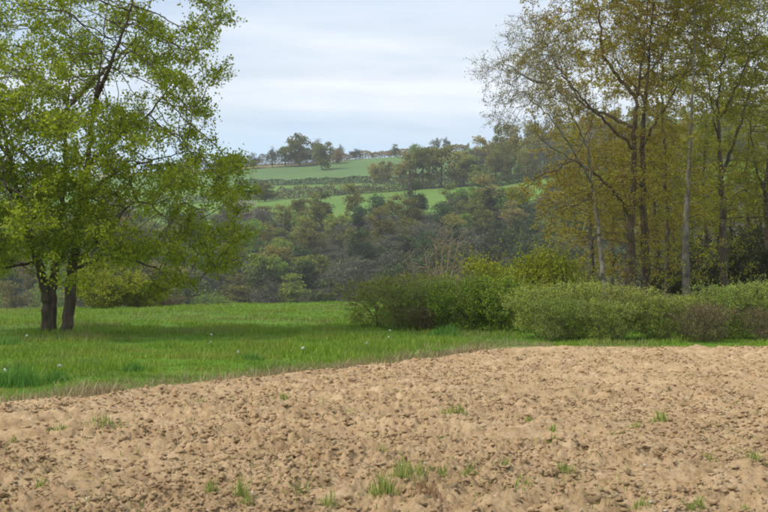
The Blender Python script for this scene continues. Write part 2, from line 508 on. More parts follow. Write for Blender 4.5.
def grow(stems, att, D, infl, kill, R, iters=120, up=0.06, jit=0.22, wob=0.0):
    """stems: list of (polyline, attach) with attach None (own root) or True (join the nearest earlier node)."""
    P, par, sid = [], [], []
    for k, (pl, attach) in enumerate(stems):
        pts = resample(pl, D)
        if wob:
            w = R.normal(size=pts.shape) * wob; w[0] = 0; pts = pts + w
        if attach and P:
            d = np.linalg.norm(np.array(P) - pts[0], axis=1); prev = int(d.argmin()); pts = pts[1:]
        else:
            prev = -1
        for p in pts:
            P.append(p); par.append(prev); sid.append(k); prev = len(P) - 1
    P = np.array(P); par = list(par); sid = list(sid)
    A = np.asarray(att, float)
    dm = np.full(len(A), 1e9); im = np.zeros(len(A), int)

    def upd(i0):
        nonlocal dm, im
        Q = P[i0:]
        for c in range(0, len(Q), 400):
            q = Q[c:c + 400]
            d = ((A[:, None] - q[None]) ** 2).sum(2)
            k = d.argmin(1); v = np.sqrt(d[np.arange(len(A)), k])
            m = v < dm
            dm[m] = v[m]; im[m] = i0 + c + k[m]
    upd(0)
    kids = np.zeros(200000, int)
    for it in range(iters):
        keep = dm > kill
        A, dm, im = A[keep], dm[keep], im[keep]
        if len(A) == 0:
            break
        act = dm < infl
        if not act.any():
            act = dm <= dm.min() + 1e-6
        v = (A[act] - P[im[act]]) / dm[act][:, None]
        u, inv = np.unique(im[act], return_inverse=True)
        acc = np.zeros((len(u), 3)); np.add.at(acc, inv, v)
        ok = kids[u] < 4
        if not ok.any():
            break
        u, acc = u[ok], acc[ok]
        d = unit(unit(acc) + np.array([0, 0, up]) + jit * R.normal(size=acc.shape))
        new = P[u] + D * d
        kids[u] += 1
        i0 = len(P)
        P = np.vstack([P, new]); par += list(u); sid += [-1] * len(u)
        upd(i0)
    return P, np.array(par), np.array(sid)


def radii(P, par, tip, base, p=2.2):
    n = len(P)
    acc = np.zeros(n); r = np.zeros(n)
    for i in range(n - 1, -1, -1):
        if acc[i] == 0:
            acc[i] = tip ** p
        r[i] = acc[i] ** (1 / p)
        if par[i] >= 0:
            acc[par[i]] += acc[i]
    k = math.log(base / tip) / max(1e-6, math.log(r.max() / tip))
    return tip * (r / tip) ** k


def skeleton_meshes(P, par, sid, r, tip_extra=None, flare=None):
    """returns dict: ('trunk', stem id) -> (V, F), 'branches' -> (V, F)"""
    n = len(P)
    has = par >= 0
    D = np.zeros((n, 3)); D[has] = P[has] - P[par[has]]
    for i in np.where(~has)[0]:
        ch = np.where(par == i)[0]
        D[i] = P[ch[0]] - P[i] if len(ch) else (0, 0, 1)
    D = unit(D)
    # main child of every node = the thickest
    best = np.full(n, -1); br = np.zeros(n)
    for i in range(n):
        q = par[i]
        if q >= 0:
            rr = r[i] + (1000 if (sid[i] == sid[q] and sid[i] >= 0) else 0)
            if rr > br[q]:
                br[q] = rr; best[q] = i
    idx = np.where(has)[0]
    main = best[par[idx]] == idx
    A, B = P[par[idx]], P[idx]
    ra = np.where(main, r[par[idx]], np.minimum(r[idx] * 1.15, r[par[idx]])); rb = r[idx]
    da = np.where(main[:, None], D[par[idx]], D[idx]); db = D[idx]
    out = {}
    keys = [('trunk', k) for k in sorted(set(sid[sid >= 0]))] + ['branches']
    for key in keys:
        sel = (sid[idx] == key[1]) if key != 'branches' else (sid[idx] < 0)
        Vs, Fs, off = [], [], 0
        for lo, hi, sides in ((0.09, 99, 10), (0.03, 0.09, 6), (0.012, 0.03, 4), (0, 0.012, 3)):
            m = sel & (rb >= lo) & (rb < hi)
            if m.any():
                V, Fq = tubes(A[m], B[m], ra[m], rb[m], da[m], db[m], sides)
                Vs.append(V); Fs.append(Fq + off); off += len(V)
        if Vs:
            out[key] = (np.concatenate(Vs), np.concatenate(Fs))
    return out


def twigs_and_leaves(P, par, r, thr, R, n_tw, tw_len, n_leaf, leaf, spread, up=0.5, aspect=0.6, droop=0.0):
    n = len(P)
    D = np.zeros((n, 3)); h = par >= 0; D[h] = unit(P[h] - P[par[h]])
    hg = np.zeros(n, int)
    for i in range(n - 1, -1, -1):
        if par[i] >= 0 and hg[i] + 1 > hg[par[i]]:
            hg[par[i]] = hg[i] + 1
    tips = np.where(hg <= thr)[0]
    src = np.repeat(tips, n_tw)
    d = unit(D[src] + 0.9 * R.normal(size=(len(src), 3)) + np.array([0, 0, 0.15 - droop]))
    ln = tw_len * R.uniform(0.4, 1.2, (len(src), 1))
    A = P[src]; B = A + d * ln
    tv, tf = tubes(A, B, np.full(len(A), 0.006), np.full(len(A), 0.003), d, d, 3)
    k = np.repeat(np.arange(len(src)), n_leaf)
    f = R.uniform(0.25, 1.1, (len(k), 1))
    C = A[k] + (B - A)[k] * f + R.normal(size=(len(k), 3)) * spread
    lv = leaves(C, leaf, up, aspect, R)
    return (tv, tf), lv


def build_tree(root, stems, att, D, infl, kill, R, tip, base, bark, leafm, thr, n_tw, tw_len, n_leaf, leaf, spread,
               up=0.06, jit=0.22, aspect=0.6, twig_mat=None, flare=0.35, iters=120, n_trunks=1, droop=0.0, leaf_keep=None, wob=0.0):
    P, par, sid = grow(stems, att, D, infl, kill, R, iters, up, jit, wob)
    r = radii(P, par, tip, base)
    # root flare
    z0 = P[:, 2].min()
    st = sid >= 0
    r = np.where(st, r * (1 + flare * np.exp(-(P[:, 2] - z0) / 0.45)), r)
    for k in range(len(stems)):
        w = np.where(sid == k)[0]
        r0 = min(r[w[0]], 99)
        tp = np.linspace(1, 0.08, len(w)) ** (1.7 if k < n_trunks else 1.0)
        r[w] = np.maximum(np.minimum(r[w], r0 * tp), tip * 2)
    # no branch thicker than the wood it leaves
    for i in range(len(P)):
        if par[i] >= 0 and r[i] > r[par[i]] * 0.9 and sid[i] != sid[par[i]]:
            r[i] = r[par[i]] * 0.9 if sid[i] >= 0 else r[par[i]] * 0.8
        elif par[i] >= 0 and sid[i] < 0:
            r[i] = min(r[i], r[par[i]])
    # ease the zigzag of the grown wood
    ch = np.zeros((len(P), 3)); cn = np.zeros(len(P)); m = par >= 0
    np.add.at(ch, par[m], P[m]); np.add.at(cn, par[m], 1)
    g = (sid < 0) & (cn > 0)
    P2 = P.copy(); P2[g] = 0.5 * P[g] + 0.25 * P[par[g]] + 0.25 * ch[g] / cn[g][:, None]
    P = P2
    sk = skeleton_meshes(P, par, sid, r)
    bV, bF, off = [], [], 0
    for key, (V, Fq) in sk.items():
        if key != 'branches' and key[1] < n_trunks:
            link('trunk', np_mesh('trunk', V, [Fq], bark, smooth=True), root)
        else:
            bV.append(V); bF.append(Fq + off); off += len(V)
    tw, lv = twigs_and_leaves(P, par, r, thr, R, n_tw, tw_len, n_leaf, leaf, spread, aspect=aspect, droop=droop)
    bV.append(tw[0]); bF.append(tw[1] + off)
    link('branches', np_mesh('branches', np.concatenate(bV), [np.concatenate(bF)], twig_mat or bark, smooth=True), root)
    V, Q, rn = lv
    if leaf_keep is not None:
        kp = leaf_keep(V[::4], R)
        V = V.reshape(-1, 4, 3)[kp].reshape(-1, 3); rn = rn.reshape(-1, 4)[kp].ravel(); Q = np.arange(len(V)).reshape(-1, 4)
    link('crown', np_mesh('crown', V, [Q], leafm, {'rnd': rn}), root)
    return P


def clump_points(R, centres, radii_, flat, n):
    k = R.integers(0, len(centres), n)
    d = unit(R.normal(size=(n, 3))) * (R.random((n, 1)) ** 0.45)
    return centres[k] + d * radii_[k][:, None] * np.array([1, 1, flat])


def ellipsoid_pts(R, n, c, a, shell=0.5):
    d = unit(R.normal(size=(n, 3)))
    return np.array(c) + d * (R.random((n, 1)) ** shell) * np.array(a)


# ------------------------------------------------------------------ the ground sheet
def build_ground():
    ys = np.unique(np.concatenate([np.arange(-150, 0, 10.0), np.arange(0, 120, 1.2), np.arange(120, 460, 4.0), np.arange(460, 820, 6.0), np.arange(820, 1450, 30.0)]))
    xs = np.unique(np.concatenate([np.arange(-1200, -300, 50.0), np.arange(-300, -60, 8.0), np.arange(-60, 60, 1.0), np.arange(60, 300, 8.0), np.arange(300, 1201, 50.0)]))
    X, Y = np.meshgrid(xs, ys)
    Z = H(X, Y)
    inside = sstep(0.0, 0.9, field_edge(X) - Y)
    Z = Z - 0.22 * inside
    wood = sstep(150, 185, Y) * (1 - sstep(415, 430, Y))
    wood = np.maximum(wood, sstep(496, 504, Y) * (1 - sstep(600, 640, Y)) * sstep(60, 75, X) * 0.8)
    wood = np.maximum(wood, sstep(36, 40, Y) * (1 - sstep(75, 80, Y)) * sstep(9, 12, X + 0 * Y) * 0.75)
    nx = len(xs)
    i = np.arange(len(ys) - 1)[:, None] * nx + np.arange(nx - 1)[None]
    q = np.stack([i, i + 1, i + nx + 1, i + nx], -1).reshape(-1, 4)
    V = np.stack([X, Y, Z], -1).reshape(-1, 3)
    soil = sstep(-1.6, 0.1, field_edge(X) - Y) ** 1.0 * np.where(Y < field_edge(X), 1, 0.75)
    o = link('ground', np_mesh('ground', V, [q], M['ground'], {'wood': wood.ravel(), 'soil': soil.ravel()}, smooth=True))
    tag(o, 'green meadow ground falling to the valley and rising to the far ridge', kind='structure')


build_ground()


# ------------------------------------------------------------------ tilled field
def soil_relief(x, y):
    a = 0.16 * (fbm(x * 3.5, y * 3.5, 21, 3) - 0.5); b = 0.16 * (fbm(x * 3.5, y * 3.5, 25, 3) - 0.5)
    wx, wy = x + a, y + b
    m = 0.45 + 1.1 * sstep(0.30, 0.70, fbm(x * 0.55, y * 0.9, 29, 3))          # rougher and flatter places
    h = 0.12 * (fbm(x * 0.9, y * 0.9, 31, 3) - 0.5)
    s = (x * 0.84 - y * 0.54)                                                   # drag lines parallel to the meadow edge
    h += 0.026 * np.sin(2 * math.pi * (s / 0.55 + 1.1 * fbm(x * 0.6, y * 0.6, 41, 3)))
    h += m * 0.032 * np.abs(2 * vnoise(wx * 3.7, wy * 4.3, 51) - 1) ** 1.2
    h += m * 0.034 * np.abs(2 * vnoise(wx * 8.5, wy * 9.5, 52) - 1)
    h += m * 0.034 * np.abs(2 * vnoise(wx * 19, wy * 20, 53) - 1)
    h += 0.026 * np.abs(2 * vnoise(wx * 38, wy * 36, 54) - 1)
    f, k = worley(wx / 0.15, wy / 0.12, 61); h += m * 0.035 * np.maximum(0, k - 0.6) * (f < 0.42) * 2        # slabs that stand proud
    return h - 0.05


def field_z(x, y):
    e = field_edge(x) - y
    return H(x, y) + soil_relief(x, y) * (0.5 + 0.5 * sstep(0, 0.8, e)) + 0.045 * np.exp(-((e - 0.4) / 0.4) ** 2) - 0.07 * (1 - sstep(-0.2, 0.25, e)) + 0.02


def build_field():
    ys = [4.6]
    while ys[-1] < 28.2:
        ys.append(ys[-1] + 0.0040 * ys[-1])
    ys = np.array(ys)
    t = np.linspace(-1, 1, 531)
    u = np.sign(t) * (0.60 * np.abs(t) + 0.40 * np.abs(t) ** 6)
    Y, U = np.meshgrid(ys, u, indexing='ij')
    X = U * (0.60 * Y + 1.0)
    V = np.stack([X, Y, field_z(X, Y)], -1).reshape(-1, 3)
    nx = len(u)
    i = np.arange(len(ys) - 1)[:, None] * nx + np.arange(nx - 1)[None]
    q = np.stack([i, i + 1, i + nx + 1, i + nx], -1).reshape(-1, 4)
    inside = (field_edge(X) - Y + 0.7 * (fbm(X * 1.6, Y * 1.6, 91, 3) - 0.5)).ravel() > -0.1
    q = q[inside[q].all(1)]
    used = np.unique(q); mp = np.full(len(V), -1); mp[used] = np.arange(len(used))
    o = link('tilled_field', np_mesh('tilled_field', V[used], [mp[q]], M['soil']))
    tag(o, 'dry tan tilled field of crumbled clods across the foreground', kind='structure')
    return o


FIELD = build_field()


def clod_mesh(R, sub=1):
    import bmesh
    bm = bmesh.new(); bmesh.ops.create_icosphere(bm, subdivisions=sub, radius=1)
    V = np.array([v.co[:] for v in bm.verts]); Fc = np.array([[v.index for v in f.verts] for f in bm.faces]); bm.free()
    d = unit(R.normal(size=(7, 3)))
    s = 1 + 0.0 * V[:, :1]
    for k in range(7):                                 # chip flat facets off it
        c = R.uniform(0.55, 0.9)
        p = V @ d[k]
        V = V - np.maximum(0, p - c)[:, None] * d[k]
    V = V * (1 + 0.20 * R.normal(size=(len(V), 1))) * np.array([1.0, R.uniform(.7, 1), R.uniform(.5, .75)])
    return V, Fc


def build_clods():
    R = np.random.default_rng(11)
    shapes = [clod_mesh(R, 2) for _ in range(9)]
    mes = [np_mesh('clod', v, [f], M['soil']) for v, f in shapes]
    n = 0
    while n < 290:                                       # the clods that show largest
        d = 6.6 * (30.0 / 6.6) ** R.random(); x = R.uniform(-0.42, 0.42) * d
        if d > field_edge(x) - 0.3 or d > 17:
            continue
        s = R.uniform(0.022, 0.050) * (1 if R.random() < .9 else 1.5)
        o = link('clod', mes[R.integers(9)], FIELD, (x, d, float(field_z(np.array([x]), np.array([d]))[0]) + s * 0.05))
        o.scale = (s * R.uniform(.8, 1.4), s, s * R.uniform(.7, 1.1)); o.rotation_euler = (R.uniform(-.5, .5), R.uniform(-.5, .5), R.uniform(0, 6.3))
        n += 1
    # the crumbs nobody could count
    low = [clod_mesh(R, 1) for _ in range(8)]
    oct_f = np.array([(0, 2, 4), (2, 1, 4), (1, 3, 4), (3, 0, 4), (2, 0, 5), (1, 2, 5), (3, 1, 5), (0, 3, 5)])
    n = 42000
    d = 5.2 * (27.0 / 5.2) ** R.random(n * 2); x = R.uniform(-0.46, 0.46, n * 2) * d
    ok = (d < field_edge(x) + 0.05) & (fbm(x * 0.8, d * 1.2, 16, 4) * 1.5 - .25 + R.random(len(d)) * .35 > 0.62); d, x = d[ok][:n], x[ok][:n]; n = len(d)
    o8 = np.array([(1, 0, 0), (-1, 0, 0), (0, 1, 0), (0, -1, 0), (0, 0, 1), (0, 0, -1)], float)
    sz = (0.005 + 0.030 * R.random(n) ** 5 + 0.0007 * d)[:, None, None]
    V = o8[None] * R.uniform(.45, 1.35, (n, 6, 1)) * sz + R.normal(size=(n, 6, 3)) * .28 * sz
    a = R.uniform(0, 6.28, n)[:, None]; tz = V[..., 2] * .6
    V = np.stack([V[..., 0] * np.cos(a) - V[..., 1] * np.sin(a) + x[:, None], V[..., 0] * np.sin(a) + V[..., 1] * np.cos(a) + d[:, None], tz + (field_z(x, d) + .2 * sz[:, 0, 0])[:, None]], -1)
    o = link('soil_grit', np_mesh('soil_grit', V.reshape(-1, 3), [(np.arange(n)[:, None, None] * 6 + oct_f[None]).reshape(-1, 3)], M['soil']), FIELD)
    o['kind'] = 'stuff'
    n = 6000
    d = 5.5 * (30.0 / 5.5) ** R.random(n * 2); x = R.uniform(-0.48, 0.48, n * 2) * d
    dens = fbm(x * 0.8, d * 0.8, 15, 3)
    ok = (d < field_edge(x) - 0.1) & (dens + R.random(len(d)) * .35 > 0.55); d, x = d[ok][:n], x[ok][:n]
    z = field_z(x, d)
    Vs, Fs, off = [], [], 0
    for k in range(len(d)):
        v, f = low[k % 8]
        s = 0.009 + 0.030 * R.random() ** 2.6 + 0.0005 * d[k]
        a = R.uniform(0, 6.28); c_, s_ = math.cos(a), math.sin(a)
        w = v * s * np.array([R.uniform(.8, 1.7), R.uniform(.7, 1.2), R.uniform(.5, 1.1)])
        Vs.append(np.stack([w[:, 0] * c_ - w[:, 1] * s_ + x[k], w[:, 0] * s_ + w[:, 1] * c_ + d[k], w[:, 2] + z[k] + s * .15], 1)); Fs.append(f + off); off += len(v)
    o = link('soil_crumbs', np_mesh('soil_crumbs', np.concatenate(Vs), [np.concatenate(Fs)], M['soil']), FIELD)
    o['kind'] = 'stuff'
    m = 3200                                             # seedlings too small to count
    cx_ = R.uniform(-.44, .44, 220); cd = 6 * (26 / 6) ** R.random(220); k = R.integers(0, 220, m)
    d = cd[k] + R.normal(size=m) * .14; x = cx_[k] * cd[k] + R.normal(size=m) * .16
    ok = d < field_edge(x) - .1; d, x = d[ok], x[ok]; m = len(d)
    o = link('seedlings', blade_mesh('seedlings', x, d, field_z(x, d) - .005, R.uniform(.015, .07, m), np.full(m, .009), R, M['weed'], np.zeros(m), 1.3), FIELD)
    o['kind'] = 'stuff'
    n = 170
    d = 6 * (28 / 6) ** R.random(n); x = R.uniform(-.45, .45, n) * d
    ok = d < field_edge(x) - .2; d, x = d[ok], x[ok]; z = field_z(x, d)
    Vs, Fs, off = [], [], 0
    for k in range(len(d)):
        v, f = low[k % 8]; s = R.uniform(.008, .02)
        Vs.append(v * s + np.array([x[k], d[k], z[k] + s * .5])); Fs.append(f + off); off += len(v)
    o = link('pebbles', np_mesh('pebbles', np.concatenate(Vs), [np.concatenate(Fs)], M['stone']), FIELD)
    o['kind'] = 'stuff'



# ------------------------------------------------------------------ far pastures (sheets laid over the far slope)
def sheet(name, label, mat, xs, y0, y1, ny, lift):
    X = np.repeat(xs[:, None], ny, 1); T = np.linspace(0, 1, ny)[None]
    Y = y0(xs)[:, None] * (1 - T) + y1(xs)[:, None] * T
    V = np.stack([X, Y, H(X, Y) + lift], -1).reshape(-1, 3)
    i = np.arange(len(xs) - 1)[:, None] * ny + np.arange(ny - 1)[None]
    q = np.stack([i, i + ny, i + ny + 1, i + 1], -1).reshape(-1, 4)
    o = link(name, np_mesh(name, V, [q], mat, smooth=True))
    return tag(o, label, kind='structure')


def hedge2_y(x):
    return 600 - 0.45 * np.clip(x, -110, 40)


def hedge1_y(x):
    return 522 + 0.0 * np.asarray(x, float)


sheet('pasture', 'lowest bright green pasture strip just above the far wood', M['pasture'], np.linspace(-260, 70, 90), lambda x: 424 + 0 * x, lambda x: hedge1_y(x) - 1, 22, 0.2)
sheet('pasture', 'middle green pasture between the two far hedgerows', M['pasture'], np.linspace(-260, 70, 90), lambda x: hedge1_y(x) + 1, lambda x: hedge2_y(x) - 1, 22, 0.25)
sheet('pasture', 'uppermost blue-green field below the ridge trees', M['pasture_blue'], np.linspace(-260, 130, 100), lambda x: hedge2_y(x) + 1, lambda x: 742 - 22 * (1 - sstep(-75, -10, x)), 24, 0.2)
sheet('fallow_strip', 'pale straw-coloured strip between the ridge trees and the upper field', M['fallow'], np.linspace(-200, -15, 60), lambda x: 744 - 22 * (1 - sstep(-75, -10, x)), lambda x: 750 + 0 * x, 10, 0.25)
sheet('pasture', 'small green pasture under the tawny wood right of centre', M['pasture'], np.linspace(48, 130, 30), lambda x: 424 + 0 * x, lambda x: 497 + 0 * x, 18, 0.3)


# ------------------------------------------------------------------ meadow grass
def blade_mesh(name, x, y, z, h, w, R, mat, dry, lean=0.45, rnd=None, simple=False):
    n = len(x)
    a = R.uniform(0, 2 * math.pi, n)
    side = np.stack([np.cos(a), np.sin(a), 0 * a], 1) * w[:, None] * 0.5
    b = a + R.normal(size=n) * 0.8 + 1.57
    ln = lean * R.random(n) * h
    tip = np.stack([np.cos(b) * ln, np.sin(b) * ln, h], 1)
    mid = tip * np.array([0.35, 0.35, 0.58])
    base = np.stack([x, y, z], 1)
    if simple:
        V = np.stack([base - side, base + side, base + tip], 1).reshape(-1, 3)
        rn = R.random(n)
        return np_mesh(name, V, [np.arange(3 * n).reshape(n, 3)], mat, {'rnd': np.repeat(rn, 3), 'dry': np.repeat(dry, 3)})
    V = np.stack([base - side, base + side, base + mid + side * 0.75, base + mid - side * 0.75, base + tip], 1).reshape(-1, 3)
    o = np.arange(n) * 5
    q = np.stack([o, o + 1, o + 2, o + 3], 1); t3 = np.stack([o + 3, o + 2, o + 4], 1)
    rn = R.random(n) if rnd is None else rnd
    return np_mesh(name, V, [q, t3], mat, {'rnd': np.repeat(rn, 5), 'dry': np.repeat(dry, 5)})


def build_grass():
    R = np.random.default_rng(5)
    n = 360000
    d = 11 * (100 / 11) ** R.random(n); x = R.uniform(-0.52, 0.50, n) * d
    e = d - field_edge(x)                                # metres into the meadow, measured along the view
    edge_n = 0.5 * (fbm(x * 1.2, d * 1.2, 33, 3) - 0.5)
    sparse = sstep(-0.15, 1.1, e + edge_n)
    ok = (R.random(n) < sparse) & (d < 99)
    x, d, e = x[ok], d[ok], e[ok]
    tuft = fbm(x * 0.55, d * 0.55, 44, 3); small = vnoise(x * 2.6, d * 2.6, 45)
    h = (0.04 + 0.14 * sstep(0.48, 0.72, tuft) + 0.09 * small ** 3) * R.uniform(0.55, 1.3, len(x))
    h *= np.where(e < 1.2, 0.75, 1.0)
    w = 0.008 + 0.0009 * d
    drn = fbm(x * 0.5 + 40, d * 0.5, 47, 4)
    dry = np.clip((1 - sstep(0.5, 3.2, e + 3.0 * (drn - 0.5))) * 0.95, 0, 1) * (x < 4.5) + 0.5 * (1 - sstep(0, 0.5, e)) * (x >= 4.5)
    patch = sstep(0.55, 0.68, fbm(x * 0.30, d * 0.22, 48, 3))
    dry = np.maximum(dry * (R.random(len(x)) < 0.85), patch * 0.55 * (R.random(len(x)) < 0.6))
    z = H(x, d) - 0.01
    m = 15000                                            # dead stalks and rank growth along the ploughed edge
    xa = R.uniform(-9, 4.2, m); ya = field_edge(xa) + R.gamma(1.4, 0.55, m) - 0.15 + 0.8 * (fbm(xa * .8, xa * 0, 66, 3) - .5)
    keep = fbm(xa * .9, ya * .9, 67, 3) + R.random(m) * .25 > 0.62
    xa, ya = xa[keep], ya[keep]; m = len(xa)
    q = link('dry_grass', blade_mesh('dry_grass', xa, ya, H(xa, ya) - .01, R.uniform(.05, .30, m) * R.random(m) ** .7 * (0.35 + 1.1 * fbm(xa * .7, ya * .7, 68, 3)), np.full(m, .016), R, M['dry'], np.zeros(m), 1.1))
    tag(q, 'dry straw-coloured dead grass along the ploughed edge', 'grass', kind='stuff')
    o = link('meadow_grass', blade_mesh('meadow_grass', x, d, z, h, w, R, M['grass'], dry, lean=0.9, simple=True))
    tag(o, 'short lush green meadow grass beyond the tilled field', 'grass', kind='stuff')


build_clods()
build_grass()


# ------------------------------------------------------------------ the big tree on the left
def left_tree():
    R = np.random.default_rng(21)
    Y = 35.0
    bx = px_x(58, Y); bz = float(H(bx, Y)) - 0.05
    root = thing('spreading_tree', 'tall fresh green multi-stemmed tree standing on the meadow at left', 'tree', (bx, Y, bz))

    def q(px, py, dy):
        return (px_x(px, Y) - bx, dy, EYE + (HY - py) / F * Y - bz)
    stems = [
        ([(q(67.5, 337, -.1)[0], -0.1, 0), q(70, 305, -.1), q(74, 265, -.15), q(82, 215, -.2), q(88, 165, -.1), q(94, 110, 0), q(100, 50, .2), q(104, 0, .4), q(108, -50, .5)], None),
        ([(q(51.5, 337, .1)[0], 0.0, 0), q(51.5, 305, .0), q(53, 268, .15), q(58, 210, .4), q(60, 160, .5), q(62, 105, .6), q(66, 50, .6), q(64, -20, .7)], None),
        ([(q(47, 337, -.1)[0], 0.0, 0), q(47, 305, -.05), q(44.5, 278, -.2), q(35, 228, -.8), q(22, 160, -1.2), q(12, 95, -1.5), q(6, 40, -1.6), q(0, -20, -1.7)], None),
        # limbs
        ([q(78, 262, -.15), q(100, 247, -.9), q(120, 234, -1.4), q(140, 213, -1.9), q(154, 207, -2.1), q(168, 213, -2.3), q(180, 222, -2.4)], True),
        ([q(76, 268, -.1), q(105, 258, .7), q(130, 262, 1.3), q(155, 272, 1.8), q(185, 282, 2.2)], True),
        ([q(88, 165, -.1), q(112, 138, .5), q(140, 112, 1.0), q(166, 70, 1.5), q(185, 40, 1.8)], True),
        ([q(82, 205, -.2), q(120, 178, -1), q(160, 168, -1.8), q(200, 160, -2.2)], True),
        ([q(34, 235, -.6), q(12, 222, -1.6), q(-15, 225, -2.2), q(-50, 235, -2.6)], True),
        ([q(41, 262, -.4), q(20, 268, -1.2), q(-12, 272, -2), q(-45, 268, -2.4)], True),
        ([q(58, 200, .4), q(25, 160, 1.2), q(-20, 130, 2.2), q(-60, 100, 2.8)], True),
        ([q(20, 160, -1.2), q(-5, 110, -1.8), q(-30, 75, -2.5), q(-60, 30, -3)], True),
        ([q(62, 105, .6), q(85, 60, 2.0), q(110, 20, 3.2), q(125, -30, 3.8)], True),
        ([q(92, 110, 0), q(125, 70, -1.6), q(150, 20, -2.4), q(165, -20, -2.8)], True),
        ([q(57, 230, .3), q(70, 205, 2.0), q(85, 185, 3.6), q(95, 170, 4.8)], True),
        ([q(36, 240, -.6), q(45, 215, -2.4), q(48, 195, -4.0), q(44, 180, -5.2)], True),
    ]
    # crown made of flattish sprays; its outline follows the photo
    top = [(-175, -10), (-120, 330), (-60, 300)]
    cen, rad = [], []
    while len(cen) < 400:
        px = R.uniform(-135, 256); py = R.uniform(-175, 296)
        # right-hand outline (px limit) by row
        lim = np.interp(py, [-175, -120, -60, 0, 40, 90, 130, 165, 190, 225, 260, 292], [115, 170, 205, 225, 222, 238, 232, 252, 264, 258, 244, 215])
        lo = np.interp(py, [-175, -100, 0, 150, 292], [30, -40, -90, -130, -110])
        if px > lim - 10 or px < lo:
            continue
        half = 5.3 * math.sqrt(max(0.05, 1 - ((px - 60) / 190) ** 2))
        dy = R.uniform(-half, half)
        e = math.sqrt(((px - 58) / 180) ** 2 + (dy / 5.6) ** 2)
        if e < 0.25 and py > 150 and R.random() < 0.5:
            continue
        if py > 236 and 18 < px < 96:
            continue
        if py > 262 and px < 20 and R.random() < .5:
            continue
        if py > 258 and 80 < px < 165 and R.random() < .8:
            continue
        cen.append(q(px, py, dy)); rad.append(R.uniform(0.45, 1.0))
    for _ in range(85):                                  # sprays on the near side, in front of the stems
        cen.append(q(R.uniform(-10, 150), R.uniform(95, 262), R.uniform(-4.2, -1.3))); rad.append(R.uniform(.4, .85))
    att = clump_points(R, np.array(cen), np.array(rad), 0.42, 13000)
    build_tree(root, stems, att, 0.20, 2.4, 0.27, R, 0.0085, 0.175, M['bark_dark'], M['leaf_near'], 4, 3, 0.40, 9, 0.096, 0.085,
               leaf_keep=lambda C, R: R.random(len(C)) < np.interp(C[:, 2], [4.5, 9.0], [1.0, 0.72]),
               up=0.05, n_trunks=3, flare=0.25, iters=140, wob=0.02, aspect=0.7)


left_tree()


# ------------------------------------------------------------------ the stand of trees on the right
def stand_tree(label, Y, trunk_px, base_r, crown, bark, leafm, seed, limbs=(), n_att=1500, D=0.26, n_tw=3, n_leaf=5, leaf=0.102, kill=0.36,
               tip=0.0080, group='trees of the stand at right', clumps=90, flat=0.6, epic=0, name='oak_tree', keep=None, tw_len=0.36, thr=3):
    """trunk_px: list of (px, py, dy); crown: function R -> (px, py, dy, r) or None."""
    R = np.random.default_rng(seed)
    bx = px_x(trunk_px[0][0], Y); bz = float(H(bx, Y)) - 0.05
    root = thing(name, label, 'tree', (bx, Y, bz), 0, group)

    def q(px, py, dy):
        return (px_x(px, Y) - bx, dy, EYE + (HY - py) / F * Y - bz)
    t = [(0, 0, 0)] + [q(*p) for p in trunk_px[1:]]
    stems = [(t, None)] + [([q(*p) for p in l], True) for l in limbs]
    cen, rad = [], []
    g = 0
    while len(cen) < clumps and g < 20000:
        g += 1
        c = crown(R)
        if c is None:
            continue
        cen.append(q(*c[:3])); rad.append(c[3])
    att = clump_points(R, np.array(cen), np.array(rad), flat, int(n_att * 1.75))
    if epic:                                             # thin growth clothing the trunk
        k = R.integers(0, len(t) - 1, epic); f = R.random((epic, 1)); tt = np.array(t)
        p = tt[k] * (1 - f) + tt[k + 1] * f
        a = R.uniform(0, 6.28, epic); rr = R.uniform(0.5, 1.7, epic)
        p = p + np.stack([np.cos(a) * rr, np.sin(a) * rr, R.uniform(-.2, .3, epic)], 1)
        p = p[p[:, 2] > 1.6]
        att = np.vstack([att, p])
    build_tree(root, stems, att, D, 2.8, kill, R, tip, base_r, bark, leafm, thr, n_tw, tw_len, n_leaf, leaf, 0.06,
               up=0.08, n_trunks=1, flare=0.3, iters=120, wob=0.03, leaf_keep=keep)


def ell(cpx, cpy, apx, apy, ady, rmin=0.5, rmax=1.2, shell=0.6, cond=None):
    def f(R):
        d = unit(R.normal(size=3)) * R.random() ** shell
        px, py, dy = cpx + d[0] * apx, cpy + d[1] * apy, d[2] * ady
        if cond and not cond(px, py):
            return None
        return px, py, dy, R.uniform(rmin, rmax)
    return f


def two(f, g, p=0.5):
    return lambda R: f(R) if R.random() < p else g(R)


